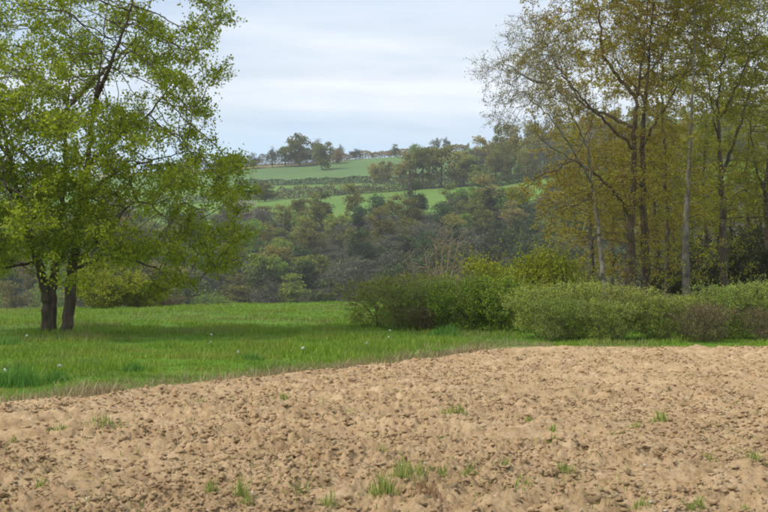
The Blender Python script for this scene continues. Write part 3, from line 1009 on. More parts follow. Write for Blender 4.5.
# the spreading oak with long limbs reaching left
stand_tree('large spreading oak with long crooked limbs reaching left over the hedge', 46, [(632, 324, 0), (631, 280, 0), (631, 230, 0), (633, 180, 0), (634, 140, 0), (637, 95, 0), (645, 50, .2), (650, 0, .4), (652, -60, .5)],
           0.21, two(two(ell(560, 40, 72, 75, 4.0, cond=lambda a, b: a > 488 + max(0, (b - 60)) * .1), ell(640, -30, 80, 80, 4.5), .55), ell(585, 190, 65, 50, 3.5, .5, .9), .72),
           M['bark_brown'], M['leaf_olive'], 31, limbs=[
    [(631, 215, 0), (612, 195, -.6), (592, 178, -1.1), (565, 163, -1.5), (543, 152, -1.9), (530, 138, -2.0), (526, 120, -2.0)],
    [(633, 150, 0), (620, 137, -.3), (600, 122, -.7), (575, 100, -1), (555, 75, -1.2), (540, 50, -1.4), (528, 28, -1.4)],
    [(634, 128, 0), (612, 112, .8), (590, 98, 1.5), (570, 60, 2.0), (560, 20, 2.2)],
    [(637, 100, 0), (622, 78, .3), (605, 55, .2), (600, 25, .1), (596, -10, 0), (588, -50, 0)],
    [(640, 80, 0), (658, 60, -.5), (668, 30, -.8), (680, -10, -1)],
    [(565, 163, -1.5), (548, 175, -1.8), (530, 182, -2.1), (515, 190, -2.3)],
    [(600, 185, -.9), (575, 205, -1.5), (550, 212, -1.9)]],
           n_att=3300, D=0.24, clumps=190, n_leaf=4, epic=200, kill=0.32)
# slender grey tree leaning left with a thin pale crown
stand_tree('slender pale grey tree leaning left with a thin, nearly bare crown', 43, [(607, 326, 0), (603, 270, 0), (598, 225, 0), (592, 185, -.1), (586, 150, -.2), (572, 118, -.3), (556, 88, -.4), (540, 55, -.5), (528, 25, -.6)],
           0.10, ell(530, 75, 50, 72, 2.6, .4, .9, cond=lambda a, b: a > 481), M['bark_grey'], M['leaf_sparse'], 32,
           limbs=[[(592, 185, -.1), (575, 160, -.6), (545, 120, -1), (520, 100, -1.2), (500, 88, -1.4)], [(556, 88, -.4), (535, 80, .3), (512, 62, .8), (497, 60, 1)], [(586, 150, -.2), (590, 120, .3), (580, 80, .7)]],
           n_att=2100, D=0.20, clumps=85, n_tw=3, n_leaf=2, leaf=0.07, kill=0.27, tip=0.005, name='slender_tree')
# trunks to the right of the oak
stand_tree('dark straight trunk forking high, close right of the spreading oak', 47, [(645, 322, 0), (645, 270, 0), (644, 220, 0), (642, 160, 0), (645, 110, .1), (650, 60, .2), (655, 0, .3), (660, -70, .4)],
           0.20, two(ell(655, -10, 75, 95, 4.5), ell(650, 170, 45, 65, 2.5, .4, .8), .8), M['bark_dark'], M['leaf_olive'], 33,
           limbs=[[(642, 150, 0), (655, 120, -.5), (672, 90, -.9), (690, 50, -1.4)], [(646, 100, 0), (630, 70, 1), (615, 30, 2)]], n_att=1700, epic=250)
stand_tree('thin dark trunk between the forked trunk and the pale grey one', 50, [(667, 320, 0), (667, 270, 0), (666, 200, 0), (664, 140, 0), (662, 90, 0), (665, 40, 0), (670, -30, 0)],
           0.13, two(ell(668, 20, 55, 90, 3.5), ell(668, 170, 30, 70, 2.0, .4, .7), .7), M['bark_dark'], M['leaf_olive'], 34, n_att=1300, epic=300)
stand_tree('pale grey straight trunk rising bare to the frame top in the right stand', 44, [(687, 325, 0), (686, 280, 0), (686, 220, 0), (690, 160, 0), (692, 100, 0), (694, 50, 0), (696, 0, 0), (698, -60, 0)],
           0.155, two(ell(705, -40, 65, 75, 3.5), ell(690, 160, 32, 60, 2.0, .4, .7), .75), M['bark_grey'], M['leaf_yellow'], 35, n_att=1500, epic=250)
stand_tree('leafy yellow-green tree with crooked dark limbs in the right stand', 49, [(724, 321, 0), (724, 270, 0), (723, 220, 0), (720, 160, 0), (718, 110, 0), (722, 70, 0), (730, 20, 0), (735, -40, 0)],
           0.19, two(ell(728, 20, 75, 100, 4.5), ell(725, 170, 45, 60, 2.5, .4, .9), .75), M['bark_dark'], M['leaf_yellow'], 36,
           limbs=[[(720, 150, 0), (708, 110, -.6), (700, 75, -1), (690, 45, -1.3)], [(722, 175, 0), (740, 130, .3), (752, 95, .5), (765, 50, .6)], [(719, 120, 0), (732, 85, -1), (745, 40, -1.6)]],
           n_att=2300, n_leaf=4, epic=250)
stand_tree('dense yellow-green tree filling the right edge of the photo', 52, [(768, 318, 0), (770, 260, 0), (766, 200, 0), (770, 140, 0), (775, 80, 0), (778, 10, 0), (780, -50, 0)],
           0.20, two(ell(765, 50, 75, 130, 5), ell(765, 200, 55, 60, 3.5), .7), M['bark_dark'], M['leaf_yellow'], 37, n_att=2300, n_leaf=4,
           limbs=[[(766, 200, 0), (745, 150, -1), (740, 110, -1.6)], [(770, 150, 0), (795, 110, 0), (810, 60, 0)]])
# deeper trees seen between the trunks
BACK = [(590, 62, 'leaf_olive', 120, 60, 'olive-leaved tree seen behind the leaning slender tree'),
        (655, 64, 'leaf_olive', 60, 75, 'tawny-olive tree behind the forked dark trunk'),
        (705, 66, 'leaf_yellow', 50, 80, 'yellow-green tree behind the pale grey trunk'),
        (748, 60, 'leaf_yellow', 90, 70, 'bushy yellow-green tree behind the crooked-limbed one at right'),
        (800, 58, 'leaf_yellow', 70, 75, 'yellow-green tree just past the right edge of the stand'),
        (625, 70, 'leaf_tawny', 165, 52, 'low tawny tree seen between the oak trunk and the leaning tree')]
BACK += [(672, 76, 'leaf_olive', 140, 60, 'far olive tree of the stand, between the thin dark and pale trunks'),
         (610, 80, 'leaf_olive', 150, 52, 'far olive tree of the stand, left of the oak trunk'),
         (730, 78, 'leaf_yellow', 130, 65, 'far yellow-green tree of the stand, behind the crooked-limbed trunk'),
         (785, 74, 'leaf_yellow', 140, 65, 'far yellow-green tree of the stand at the right edge'),
         (690, 84, 'leaf_tawny', 175, 55, 'farthest tawny tree of the stand, low behind the pale grey trunk'),
         (645, 82, 'leaf_yellow', 180, 50, 'farthest low yellow-green tree behind the forked trunk')]
for k, (px, Y, lm, cpy, apx, lab) in enumerate(BACK):
    stand_tree(lab, Y, [(px, 315, 0), (px + 2, 250, 0), (px - 2, 190, 0), (px + 1, 130, 0), (px + 4, cpy - 10, 0)], 0.16,
               two(ell(px, cpy, apx, 85, 4.5, .6, 1.4), ell(px, 200, 52, 65, 3.0, .5, 1.1), .5), M['bark_dark'], M[lm], 50 + k, n_att=1300, D=0.34, kill=0.46,
               n_tw=3, n_leaf=4, leaf=0.15, epic=60, group='deeper trees of the right-hand stand', tw_len=0.45)


# ------------------------------------------------------------------ shrubs along the field edge
def shrub_master(seed, w, h, leafm, stem_m, n_stems, n_att, leaf, n_leaf, D=0.13, dens=1.0, upright=0.0, aspect=0.5, n_tw=2):
    """one shrub, w across and h tall, on the origin; returns meshes (stems, foliage)"""
    R = np.random.default_rng(seed)
    stems = []
    for k in range(n_stems):
        a = R.uniform(0, 6.28); rr = R.uniform(0.05, 0.28) * w; hh = h * R.uniform(0.35, 0.6)
        stems.append(([(rr * .3 * math.cos(a), rr * .3 * math.sin(a), -0.05), (rr * .6 * math.cos(a), rr * .6 * math.sin(a), hh * .5), (rr * 1.1 * math.cos(a + .2), rr * 1.1 * math.sin(a + .2), hh)], None))
    cen, rad = [], []
    while len(cen) < 46:
        p = unit(R.normal(size=3)) * R.random() ** 0.35
        p = np.array([p[0] * w * .47, p[1] * w * .42, h * (0.42 + 0.46 * p[2])])
        if p[2] < 0.08:
            continue
        cen.append(p); rad.append(R.uniform(.10, .24) * h)
    n_att = int(n_att * 2.6)
    att = clump_points(R, np.array(cen), np.array(rad), 0.9, n_att)
    att = att[att[:, 2] > 0.05]
    if upright:
        m = int(n_att * upright)
        u = np.stack([R.normal(size=m) * w * .28, R.normal(size=m) * w * .25, h * (.75 + .5 * R.random(m) ** 1.6)], 1); att = np.vstack([att, u])
    P, par, sid = grow(stems, att, D * .8, 1.2, D * 1.0, R, 80, 0.12, 0.25)
    r = radii(P, par, 0.0035, 0.022)
    sk = skeleton_meshes(P, par, sid, r)
    (tv, tf), lv = twigs_and_leaves(P, par, r, 3, R, n_tw, 0.20, n_leaf + 2, leaf, 0.04, aspect=aspect)
    ns = 170                                              # stray shoots that break the outline
    top = P[P[:, 2] > h * 0.45]; A = top[R.integers(0, len(top), ns)]
    out = unit(np.stack([A[:, 0] / w, A[:, 1] / w, np.full(ns, 0.75)], 1) + .28 * R.normal(size=(ns, 3)))
    B = A + out * h * (.12 + .40 * R.random((ns, 1)) ** 1.5)
    sv, sf = tubes(A, B, np.full(ns, .006), np.full(ns, .003), out, out, 3)
    kk = np.repeat(np.arange(ns), 9)
    sl = leaves(A[kk] + (B - A)[kk] * R.uniform(.2, 1.05, (len(kk), 1)) + R.normal(size=(len(kk), 3)) * .02, leaf * .85, .5, aspect, R)
    lv = join_parts([lv, sl])
    Vs, Fs, off = [], [], 0
    for V, Fq in list(sk.values()) + [(tv, tf), (sv, sf)]:
        Vs.append(V); Fs.append(Fq + off); off += len(V)
    fm = np_mesh('foliage', lv[0], [lv[1]], leafm, {'rnd': lv[2]})
    q_ = np.percentile(lv[0], [1.5, 98.5], axis=0)
    fm['w'], fm['h'] = float(q_[1, 0] - q_[0, 0]), float(np.percentile(lv[0][:, 2], 96.5))
    return np_mesh('stems', np.concatenate(Vs), [np.concatenate(Fs)], stem_m), fm


SH = {}
SH['willow'] = [shrub_master(101, 2.4, 2.0, M['shrub_willow'], M['bark_brown'], 9, 900, 0.060, 4, upright=.30, aspect=.35)]
SH['green'] = [shrub_master(103, 2.4, 2.0, M['shrub_green'], M['bark_brown'], 7, 900, 0.075, 4)]
SH['pale'] = [shrub_master(105, 2.2, 1.8, M['shrub_pale'], M['bark_brown'], 8, 850, 0.062, 4, upright=.30), shrub_master(106, 2.2, 1.7, M['shrub_pale'], M['bark_brown'], 8, 850, 0.062, 4, upright=.25)]
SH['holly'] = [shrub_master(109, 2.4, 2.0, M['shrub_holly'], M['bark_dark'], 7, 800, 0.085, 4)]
SH['yellow'] = [shrub_master(107, 2.6, 2.2, M['shrub_yellow'], M['bark_brown'], 7, 800, 0.085, 4)]
SH['bramble'] = [shrub_master(108, 2.0, 1.2, M['bramble'], M['bark_brown'], 10, 700, 0.055, 2, upright=.25)]


def shrub(kind, px, wpx, top, Y, label, group, name='shrub', k=0, cat='shrub', depth=1.0):
    x = px_x(px, Y); z = float(H(x, Y))
    ms, mf = SH[kind][k % len(SH[kind])]
    o = thing(name, label, cat, (x, Y, z), (px * 0.7) % 6.28, group)
    W0 = max(v.co.x for v in mf.vertices) - min(v.co.x for v in mf.vertices) if 'w' not in mf else mf['w']
    H0 = max(v.co.z for v in mf.vertices) if 'h' not in mf else mf['h']
    mf['w'], mf['h'] = W0, H0
    s = wpx / F * Y / W0 * 1.05; sz = (EYE + (HY - top) / F * Y - z) / H0 * 1.03
    o.scale = (s, s * depth, sz)
    link('stems', ms, o); link('foliage', mf, o)
    return o


HG = 'shrubs along the field margin'
shrub('willow', 378, 71, 283, 41.0, 'grey-green bush at the left end of the hedge, beside the meadow', HG)
shrub('willow', 418, 75, 277, 40.5, 'grey-green bush under the bare upright saplings', HG)
shrub('willow', 402, 69, 288, 39.2, 'low grey-green bush between the two leftmost hedge bushes', HG)
shrub('bramble', 424, 46, 308, 38.2, 'low brown dead bramble in front of the left bushes', HG, 'bramble')
shrub('green', 470, 75, 282, 37.2, 'dark green leafy bush at the corner of the tilled field', HG)
shrub('green', 505, 73, 282, 36.4, 'green bush right of the dark corner bush', HG)
shrub('willow', 442, 69, 283, 39.0, 'grey-green bush between the saplings and the dark corner bush', HG)
shrub('pale', 540, 77, 290, 32.4, 'pale green bush below the yellow bushes', HG)
shrub('pale', 580, 77, 285, 32.0, 'pale green bush in front of the leaning slender trunk', HG, k=1)
shrub('pale', 620, 77, 289, 31.8, 'pale green bush below the spreading oak trunk', HG)
shrub('pale', 655, 70, 298, 31.6, 'low pale bush below the thin dark trunk', HG, k=1)
shrub('pale', 690, 66, 297, 32.0, 'pale bush at the foot of the pale grey trunk', HG)
shrub('bramble', 703, 56, 306, 30.4, 'dark reddish-brown bramble in the pale hedge', HG, 'bramble')
shrub('pale', 727, 73, 288, 31.8, 'tall pale bush right of the brown bramble', HG, k=1)
shrub('bramble', 764, 46, 310, 30.4, 'dark brown bramble at the right edge of the photo', HG, 'bramble')
shrub('pale', 763, 77, 285, 32.0, 'pale bush at the right edge of the hedge', HG)
shrub('pale', 800, 77, 289, 31.8, 'pale bush just past the right edge of the photo', HG, k=1)
shrub('pale', 560, 66, 301, 30.8, 'low pale bush at the front of the hedge, left of the oak', HG, k=1)
shrub('pale', 602, 66, 303, 30.6, 'low pale bush at the front of the hedge, under the leaning tree', HG)
shrub('yellow', 482, 85, 264, 46.0, 'bright yellow-green bush behind the dark corner bush', 'yellow-green bushes')
shrub('yellow', 540, 70, 257, 47.0, 'bright yellow-green bush with the highest tip, left of the leaning tree', 'yellow-green bushes')
shrub('yellow', 566, 65, 263, 46.0, 'yellow-green bush right beside the highest-tipped one', 'yellow-green bushes')
shrub('yellow', 516, 65, 270, 45.5, 'low yellow-green bush between the two taller yellow ones', 'yellow-green bushes')
shrub('yellow', 108, 70, 262, 78.0, 'yellow-green bush on the meadow behind the left tree', 'bushes behind the left tree')
shrub('yellow', 140, 50, 282, 79.0, 'low yellow-green bush to the right behind the left tree', 'bushes behind the left tree')
shrub('bramble', 168, 40, 296, 82.0, 'low reddish-brown scrub on the meadow rim behind the left tree', 'bushes behind the left tree', 'bramble')
# understorey of the stand, its deep shade painted into dark leaf colour
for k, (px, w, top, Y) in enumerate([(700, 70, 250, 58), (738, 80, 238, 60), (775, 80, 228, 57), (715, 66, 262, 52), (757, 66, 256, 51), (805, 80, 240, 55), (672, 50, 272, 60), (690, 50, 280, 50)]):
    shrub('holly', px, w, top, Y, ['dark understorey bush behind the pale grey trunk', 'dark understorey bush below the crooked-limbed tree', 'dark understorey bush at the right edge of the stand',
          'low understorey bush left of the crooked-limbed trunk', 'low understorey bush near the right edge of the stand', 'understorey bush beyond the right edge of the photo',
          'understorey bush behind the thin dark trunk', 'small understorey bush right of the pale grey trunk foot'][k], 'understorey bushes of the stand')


def bare_sapling(px, top, Y, lean, label, seed):
    R = np.random.default_rng(seed)
    x = px_x(px, Y); z = float(H(x, Y)); h = EYE + (HY - top) / F * Y - z
    root = thing('bare_sapling', label, 'sapling', (x, Y, z), 0, 'bare saplings in the hedge')
    stems = [([(0, 0, 0), (lean * .3, 0, h * .5), (lean, .1, h * .97)], None)]
    att = np.stack([R.normal(size=110) * .30 * h / 4 + lean * .7, R.normal(size=110) * .3 * h / 4, h * R.uniform(.35, 1.02, 110)], 1)
    P, par, sid = grow(stems, att, 0.2, 1.0, 0.22, R, 40, 0.9, 0.1)
    r = radii(P, par, 0.0065, 0.028)
    sk = skeleton_meshes(P, par, sid, r)
    link('trunk', np_mesh('trunk', *[(a, [b]) for a, b in [sk[('trunk', 0)]]][0], M['bark_pale']), root)
    if 'branches' in sk:
        link('branches', np_mesh('branches', sk['branches'][0], [sk['branches'][1]], M['bark_pale']), root)


for k, (px, top, Y, ln, lab) in enumerate([
        (440, 228, 42.5, .15, 'tallest bare sapling, upright above the left bushes'), (447, 232, 42.8, .55, 'bare sapling leaning right beside the tallest one'),
        (432, 246, 42.6, -.3, 'bare sapling leaning left of the tallest one'), (422, 250, 42.4, -.5, 'thin bare sapling arching left over the bushes'),
        (412, 262, 42.3, -.4, 'short bare sapling over the middle of the left bushes'), (452, 258, 43, .4, 'short bare sapling nearest the yellow bush'),
        (437, 236, 42.2, -.05, 'bare sapling close left of the tallest one'), (427, 256, 42.2, .1, 'thin upright bare sapling left of the close pair'), (444, 226, 43.2, .35, 'tall thin bare sapling just right of the tallest')]):
    bare_sapling(px, top, Y, ln, lab, 200 + k)


def blossom_spray(px, py, Y, label, seed, n=70, s=0.035):
    R = np.random.default_rng(seed)
    x, y, zt = at(px, py, Y); z0 = float(H(x, Y))
    root = thing('blossom_spray', label, 'blossom', (x, y, z0), 0, 'white blossom sprays in the hedge')
    A, B = [], []
    for k in range(6):
        A.append((R.normal() * .05, R.normal() * .05, 0)); B.append((R.normal() * .16, R.normal() * .16, (zt - z0) * R.uniform(.88, 1.03)))
    A, B = np.array(A), np.array(B); d = unit(B - A)
    tv, tf = tubes(A, B, np.full(6, .012), np.full(6, .004), d, d, 4)
    link('stems', np_mesh('stems', tv, [tf], M['bark_brown']), root)
    k = R.integers(0, 6, n); f = R.uniform(.78, 1.0, (n, 1))
    C = A[k] + (B - A)[k] * f + R.normal(size=(n, 3)) * .03
    v, q_, rn = leaves(C, s, .5, .8, R)
    link('blossom', np_mesh('blossom', v, [q_], M['blossom'], {'rnd': rn}), root)


for k, (px, py, Y, lab) in enumerate([(419, 280, 39.8, 'white blossom spray above the middle left bush'), (428, 282, 39.8, 'white blossom spray left of the bare saplings'),
                                      (411, 290, 39.6, 'lowest white blossom spray, nearest the meadow'), (465, 268, 43, 'white blossom spray beside the yellow bush'),
                                      (686, 293, 33, 'few white blossoms before the pale grey trunk')]):
    blossom_spray(px, py, Y, lab, 220 + k, 46 if k < 4 else 20)


# ------------------------------------------------------------------ far trees
def far_shape(seed, w, h, kind):
    """returns trunk (V,F) and crown (V,Q,rnd) for a tree w across, h tall, standing on the origin"""
    R = np.random.default_rng(seed)
    cz, rz = h * 0.56, h * 0.45
    cen = []
    while len(cen) < 26:
        p = unit(R.normal(size=3)) * R.random() ** 0.4
        cen.append((p[0] * w * .42, p[1] * w * .42, cz + p[2] * rz))
    cen = np.array(cen); rad = R.uniform(.10, .22, 26) * w
    stems = [([(0, 0, -.8), (R.normal() * .2, R.normal() * .2, h * .3), (R.normal() * .4, R.normal() * .4, h * .75)], None)]
    att = clump_points(R, cen, rad, .8, 170)
    P, par, sid = grow(stems, att, 0.7, 6, 0.9, R, 40, 0.15, 0.2)
    r = radii(P, par, 0.03, 0.028 * h * 0.7)
    sk = skeleton_meshes(P, par, sid, r)
    Vs, Fs, off = [], [], 0
    for V, Fq in sk.values():
        Vs.append(V); Fs.append(Fq + off); off += len(V)
    if kind == 'bare':
        tips = np.where(r < 0.08)[0]
        n = 2000
        k = tips[R.integers(0, len(tips), n)]
        C = P[k] + R.normal(size=(n, 3)) * np.array([.5, .5, .5])
        ax = unit(C - np.array([0, 0, h * .35]))
        cr = leaves(C, 1.0, 0, 0.13, R, 0.02, ax)
    else:
        n = 2200
        C = clump_points(R, cen, rad * 1.15, .75, n)
        cr = leaves(C, 0.50, 0.3, 0.75, R)
    return (np.concatenate(Vs), np.concatenate(Fs)), cr


FAR = {}
SHAPES = {}
for k, (w, h) in enumerate([(9, 11), (8, 12), (10, 10.5), (7, 9), (8.5, 13)]):
    SHAPES[k] = far_shape(300 + k, w, h, 'leaf')
BSH = {k: far_shape(320 + k, w, h, 'bare') for k, (w, h) in enumerate([(8, 11), (7, 12), (9, 10)])}
HT = {0: 11, 1: 12, 2: 10.5, 3: 9, 4: 13}
for kind in ('bare', 'olive', 'fresh', 'dark', 'tawny', 'pink'):
    src = BSH if kind == 'bare' else SHAPES
    FAR[kind] = [(np_mesh('trunk', t[0], [t[1]], M['bark_dark'] if kind not in ('bare',) else M['bark_grey']), np_mesh('crown', c[0], [c[1]], M['f_' + kind], {'rnd': c[2]})) for t, c in src.values()]


def far_tree(kind, x, y, sx, sz, rz, label, group, k, name='tree'):
    ms = FAR[kind][k % len(FAR[kind])]
    o = thing(name, label, 'tree', (x, y, float(H(x, y)) - 0.1), rz, group)
    o.scale = (sx, sx, sz)
    link('trunk', ms[0], o); link('crown', ms[1], o)
    return o


KIND_WORDS = {'bare': 'bare grey-mauve tree', 'olive': 'olive-green tree', 'fresh': 'fresh light-green tree', 'dark': 'dark green tree', 'tawny': 'tawny brown tree', 'pink': 'pale pinkish blossoming tree'}


def far_wood():
    R = np.random.default_rng(77)
    n = 0
    y = 266.0
    while y < 421:
        half = 0.385 * y
        x = -half * 1.22 + R.uniform(0, 9)
        while x < half * 0.72:
            xx, yy = x + R.normal() * 1.8, y + R.normal() * 2.6
            u = xx / yy * F + CX                          # where it shows
            v = vnoise(xx / 26, yy / 26, 5); t = R.random()
            if 330 < u < 470:
                p = [('bare', .38), ('dark', .62), ('olive', .90), ('fresh', .96), ('tawny', 1)]
            elif u >= 470:
                p = [('dark', .50), ('olive', .70), ('fresh', .80), ('bare', .92), ('tawny', 1)]
            else:
                p = [('bare', .24), ('olive', .48), ('fresh', .64), ('dark', .80), ('tawny', .95), ('pink', 1)]
            t = (t * .65 + v * .35) if R.random() < .6 else t
            kind = next(k for k, c in p if t <= c)
            h = R.uniform(.72, 1.08) * (1.12 if yy > 385 else 1)
            WOOD.append((kind, xx, yy, R.uniform(1.05, 1.45), h * 1.06, R.uniform(0, 6.28), int(R.integers(0, 99)), u))
            n += 1
            x += R.uniform(10.5, 14.5)
        y += 13.0
    ZONES = [(0, 297, 'foot of the far wood'), (297, 330, 'lower middle of the far wood'), (330, 362, 'upper middle of the far wood'), (362, 999, 'top edge of the far wood')]
    for lo, hi, zone in ZONES:
        for kind in KIND_WORDS:
            sel = sorted([w for w in WOOD if w[0] == kind and lo <= w[2] < hi], key=lambda w: w[7])
            for i, (kd, x, y, sx, sz, rz, k, u) in enumerate(sel):
                lab = f'{ORD[i]} {KIND_WORDS[kd]} from the left along the {zone}' if len(sel) > 1 else f'only {KIND_WORDS[kd]} along the {zone}'
                far_tree(kd, x, y, sx, sz, rz, lab, 'trees of the far wood', k)
    return n


WOOD = []
ORD = ['first', 'second', 'third', 'fourth', 'fifth', 'sixth', 'seventh', 'eighth', 'ninth', 'tenth', 'eleventh', 'twelfth', 'thirteenth', 'fourteenth', 'fifteenth',
       'sixteenth', 'seventeenth', 'eighteenth', 'nineteenth', 'twentieth'] + [f'{n}th' for n in range(21, 60)]
n_far = far_wood()

RIDGE = [  # kind, px, base y (m), height px, width px, label
    ('olive', 300, 722, 33, 30, 'tallest broad olive tree on the far ridge'), ('bare', 317, 728, 29, 22, 'bare grey tree right behind the tallest ridge tree'),
    ('olive', 323, 690, 29, 22, 'rounded grey-green tree standing lower than the ridge trees'), ('bare', 272, 722, 23, 11, 'slim bare tree left of the tallest ridge tree'),
    ('bare', 254, 722, 18, 16, 'bare tree on the ridge at the edge of the left tree'), ('tawny', 338, 722, 16, 12, 'small tawny tree right of the rounded grey-green one'),
    ('olive', 395, 752, 13, 9, 'small round green tree alone on the skyline'), ('bare', 340, 745, 18, 10, 'bare tree on the skyline right of the ridge group'),
    ('bare', 356, 748, 12, 14, 'low bare tree on the skyline before the lone round one'), ('fresh', 414, 745, 14, 9, 'bright small tree on the skyline left of the tawny wood'),
    ('bare', 436, 748, 17, 11, 'bare tree on the skyline behind the olive group'), ('bare', 446, 748, 18, 9, 'thin bare tree on the skyline nearest the tawny wood'),
    ('tawny', 376, 594, 22, 16, 'leftmost tawny tree beside the upper hedgerow'), ('olive', 387, 592, 23, 16, 'olive tree second from the left beside the upper hedgerow'),
    ('tawny', 409, 528, 40, 28, 'tawny tree at the left of the tall group by the lower hedgerow'), ('olive', 424, 526, 44, 30, 'tallest olive tree by the lower hedgerow'),
    ('olive', 441, 527, 43, 28, 'olive tree right of the tallest one by the lower hedgerow'), ('tawny', 460, 525, 38, 26, 'tawny tree at the right of the tall group by the lower hedgerow'),
    ('bare', 475, 530, 42, 30, 'bare grey tree joining the tall group to the tawny wood'), ('tawny', 488, 400, 44, 30, 'tawny tree at the upper edge of the far wood'),
    ('fresh', 466, 398, 34, 26, 'light green tree at the upper edge of the far wood'), ('fresh', 508, 396, 32, 26, 'light green tree right of the tawny one at the wood edge'),
    ('olive', 286, 722, 22, 18, 'olive tree just left of the tallest ridge tree'), ('bare', 235, 720, 20, 18, 'bare ridge tree seen through the left tree'),
    ('pink', 112, 402, 46, 40, 'pale blossoming tree seen through the left tree'), ('pink', 248, 400, 34, 34, 'pinkish tree at the upper wood edge beside the left tree'),
    ('fresh', 262, 296, 46, 30, 'pale trunked light tree in the far wood'), ('olive', 265, 505, 20, 26, 'olive bush-like tree below the lower hedgerow'),
]
R_ = np.random.default_rng(5)
for kind, px, Y, hp, wp, lab in RIDGE:
    k = int(R_.integers(0, 5)); ms = FAR[kind]
    me = ms[k % len(ms)][1]
    W0 = 8.5; H0 = max(v.co.z for v in me.vertices)
    far_tree(kind, px_x(px, Y), Y, 1.3 * wp / F * Y / W0, hp / F * Y / H0, R_.uniform(0, 6.28), lab, 'trees on the far slope', k)
TAWNY = []
R_ = np.random.default_rng(15)
for row, Y in enumerate((502, 520, 538, 558, 584)):
    px = 476 + row * 3.0
    while px < 800:
        kind = R_.choice(['tawny', 'bare', 'olive', 'tawny', 'olive'] if px < 620 else ['olive', 'tawny', 'olive', 'fresh'])
        if True:
            TAWNY.append((kind, px_x(px + R_.normal() * 3, Y), Y + R_.normal() * 3, R_.uniform(1.35, 1.8), R_.uniform(1.35, 1.75) * (1.0, 1.12, 1.35, 1.5, 1.6)[row] * float(np.interp(px, [470, 490, 505], [.62, .85, 1.0])), R_.uniform(0, 6.28), int(R_.integers(0, 99)), px, row))
        px += R_.uniform(20, 27)


for row in range(5):
    where = ['front row', 'second row', 'middle row', 'fourth row', 'skyline row'][row]
    for kind in KIND_WORDS:
        sel = sorted([w for w in TAWNY if w[0] == kind and w[8] == row], key=lambda w: w[7])
        for i, (kd, x, y, sx, sz, rz, k, u, _) in enumerate(sel):
            lab = f'{ORD[i]} {KIND_WORDS[kd]} from the left in the {where} of the tawny hill wood' if len(sel) > 1 else f'only {KIND_WORDS[kd]} in the {where} of the tawny hill wood'
            far_tree(kd, x, y, sx, sz, rz, lab, 'trees of the tawny hill wood', k)


# far hedgerows
def hedge(label, xs0, xs1, yf, h, w, n, leafm, seed, lump=0.5):
    R = np.random.default_rng(seed)
    x = R.uniform(xs0, xs1, n); y = yf(x) + R.normal(size=n) * w * .4
    hh = h * (1 - lump + 2 * lump * fbm(x / 7, 0 * x, seed, 3))
    z = H(x, y) + hh * R.random(n) ** 0.7
    xm = (xs0 + xs1) / 2; ym = float(yf(np.array([xm]))[0]); zm = float(H(xm, ym))
    root = thing('hedgerow', label, 'hedge', (xm, ym, zm), 0, 'hedgerows on the far slope')
    v, q_, rn = leaves(np.stack([x - xm, y - ym, z - zm], 1), 0.75, .3, .7, R)
    link('foliage', np_mesh('foliage', v, [q_], leafm, {'rnd': rn}), root)
    k = int((xs1 - xs0) / 2.2); xs = np.linspace(xs0 + .5, xs1 - .5, k); ys = yf(xs)
    A = np.stack([xs - xm, ys - ym, H(xs, ys) - zm - .2], 1); B = A + np.stack([R.normal(size=k) * .4, R.normal(size=k) * .4, np.full(k, h * .7)], 1)
    d = unit(B - A); tv, tf = tubes(A, B, np.full(k, .12), np.full(k, .05), d, d, 4)
    link('stems', np_mesh('stems', tv, [tf], M['bark_dark']), root)['kind'] = 'stuff'


hedge('dark clipped hedgerow under the uppermost field', -90, 26, hedge2_y, 3.6, 2.5, 5200, M['f_dark'], 401, .35)
hedge('lumpy brown hedgerow above the lowest pasture', -120, 52, hedge1_y, 4.6, 3.5, 6500, M['f_bare'], 402, .7)
hedge('pale bushy growth along the top of the lumpy hedgerow', -70, 40, lambda x: hedge1_y(x) + 9, 4.2, 6, 4000, M['f_olive'], 403, .8)
hedge('reddish-brown scrub along the skyline', -50, 60, lambda x: 752 + 0 * x, 4.6, 4, 9000, M['f_tawny'], 404, .6)
hedge('brown scrub between the ridge trees', -150, -45, lambda x: 738 + 0 * x, 6.5, 6, 9000, M['f_bare'], 405, .6)
hedge('dark hedge at the back of the small pasture under the tawny wood', 46, 90, lambda x: 499 + 0 * x, 5.0, 3, 3200, M['f_dark'], 406, .4)


# ------------------------------------------------------------------ weeds in the field, coarse grass clumps, flowers
def ground_at(px, py):
    Y = EYE * F / max(2.0, (py - HY))
    for _ in range(12):
        x = px_x(px, Y)
        z = float(H(x, Y)); Y = (EYE - z) * F / (py - HY)
    return px_x(px, Y), Y


def tuft(px, py, wpx, hpx, n, mat, label, name, cat, group, seed, lean=0.7):
    R = np.random.default_rng(seed)
    x0, Y = ground_at(px, py)
    in_field = Y < field_edge(x0)
    z0 = float(field_z(np.array([x0]), np.array([Y]))[0]) if in_field else float(H(x0, Y))
    W, Hh = wpx / F * Y, hpx / F * Y
    root = thing(name, label, cat, (x0, Y, z0), 0, group)
    n = int(n * 1.7)
    a = R.normal(size=n) * W * .36; b = R.normal(size=n) * W * .30
    zz = (field_z(x0 + a, Y + b) if in_field else H(x0 + a, Y + b)) - z0 - 0.01
    h = Hh * R.uniform(.15, 1.1, n) * np.exp(-(a / (W * .7)) ** 2)
    link('blades', blade_mesh('blades', a, b, zz, h, np.full(n, 0.004 + 0.0005 * Y) * R.uniform(.6, 1.4, n), R, mat, np.zeros(n), lean), root)['kind'] = 'stuff'
    return root


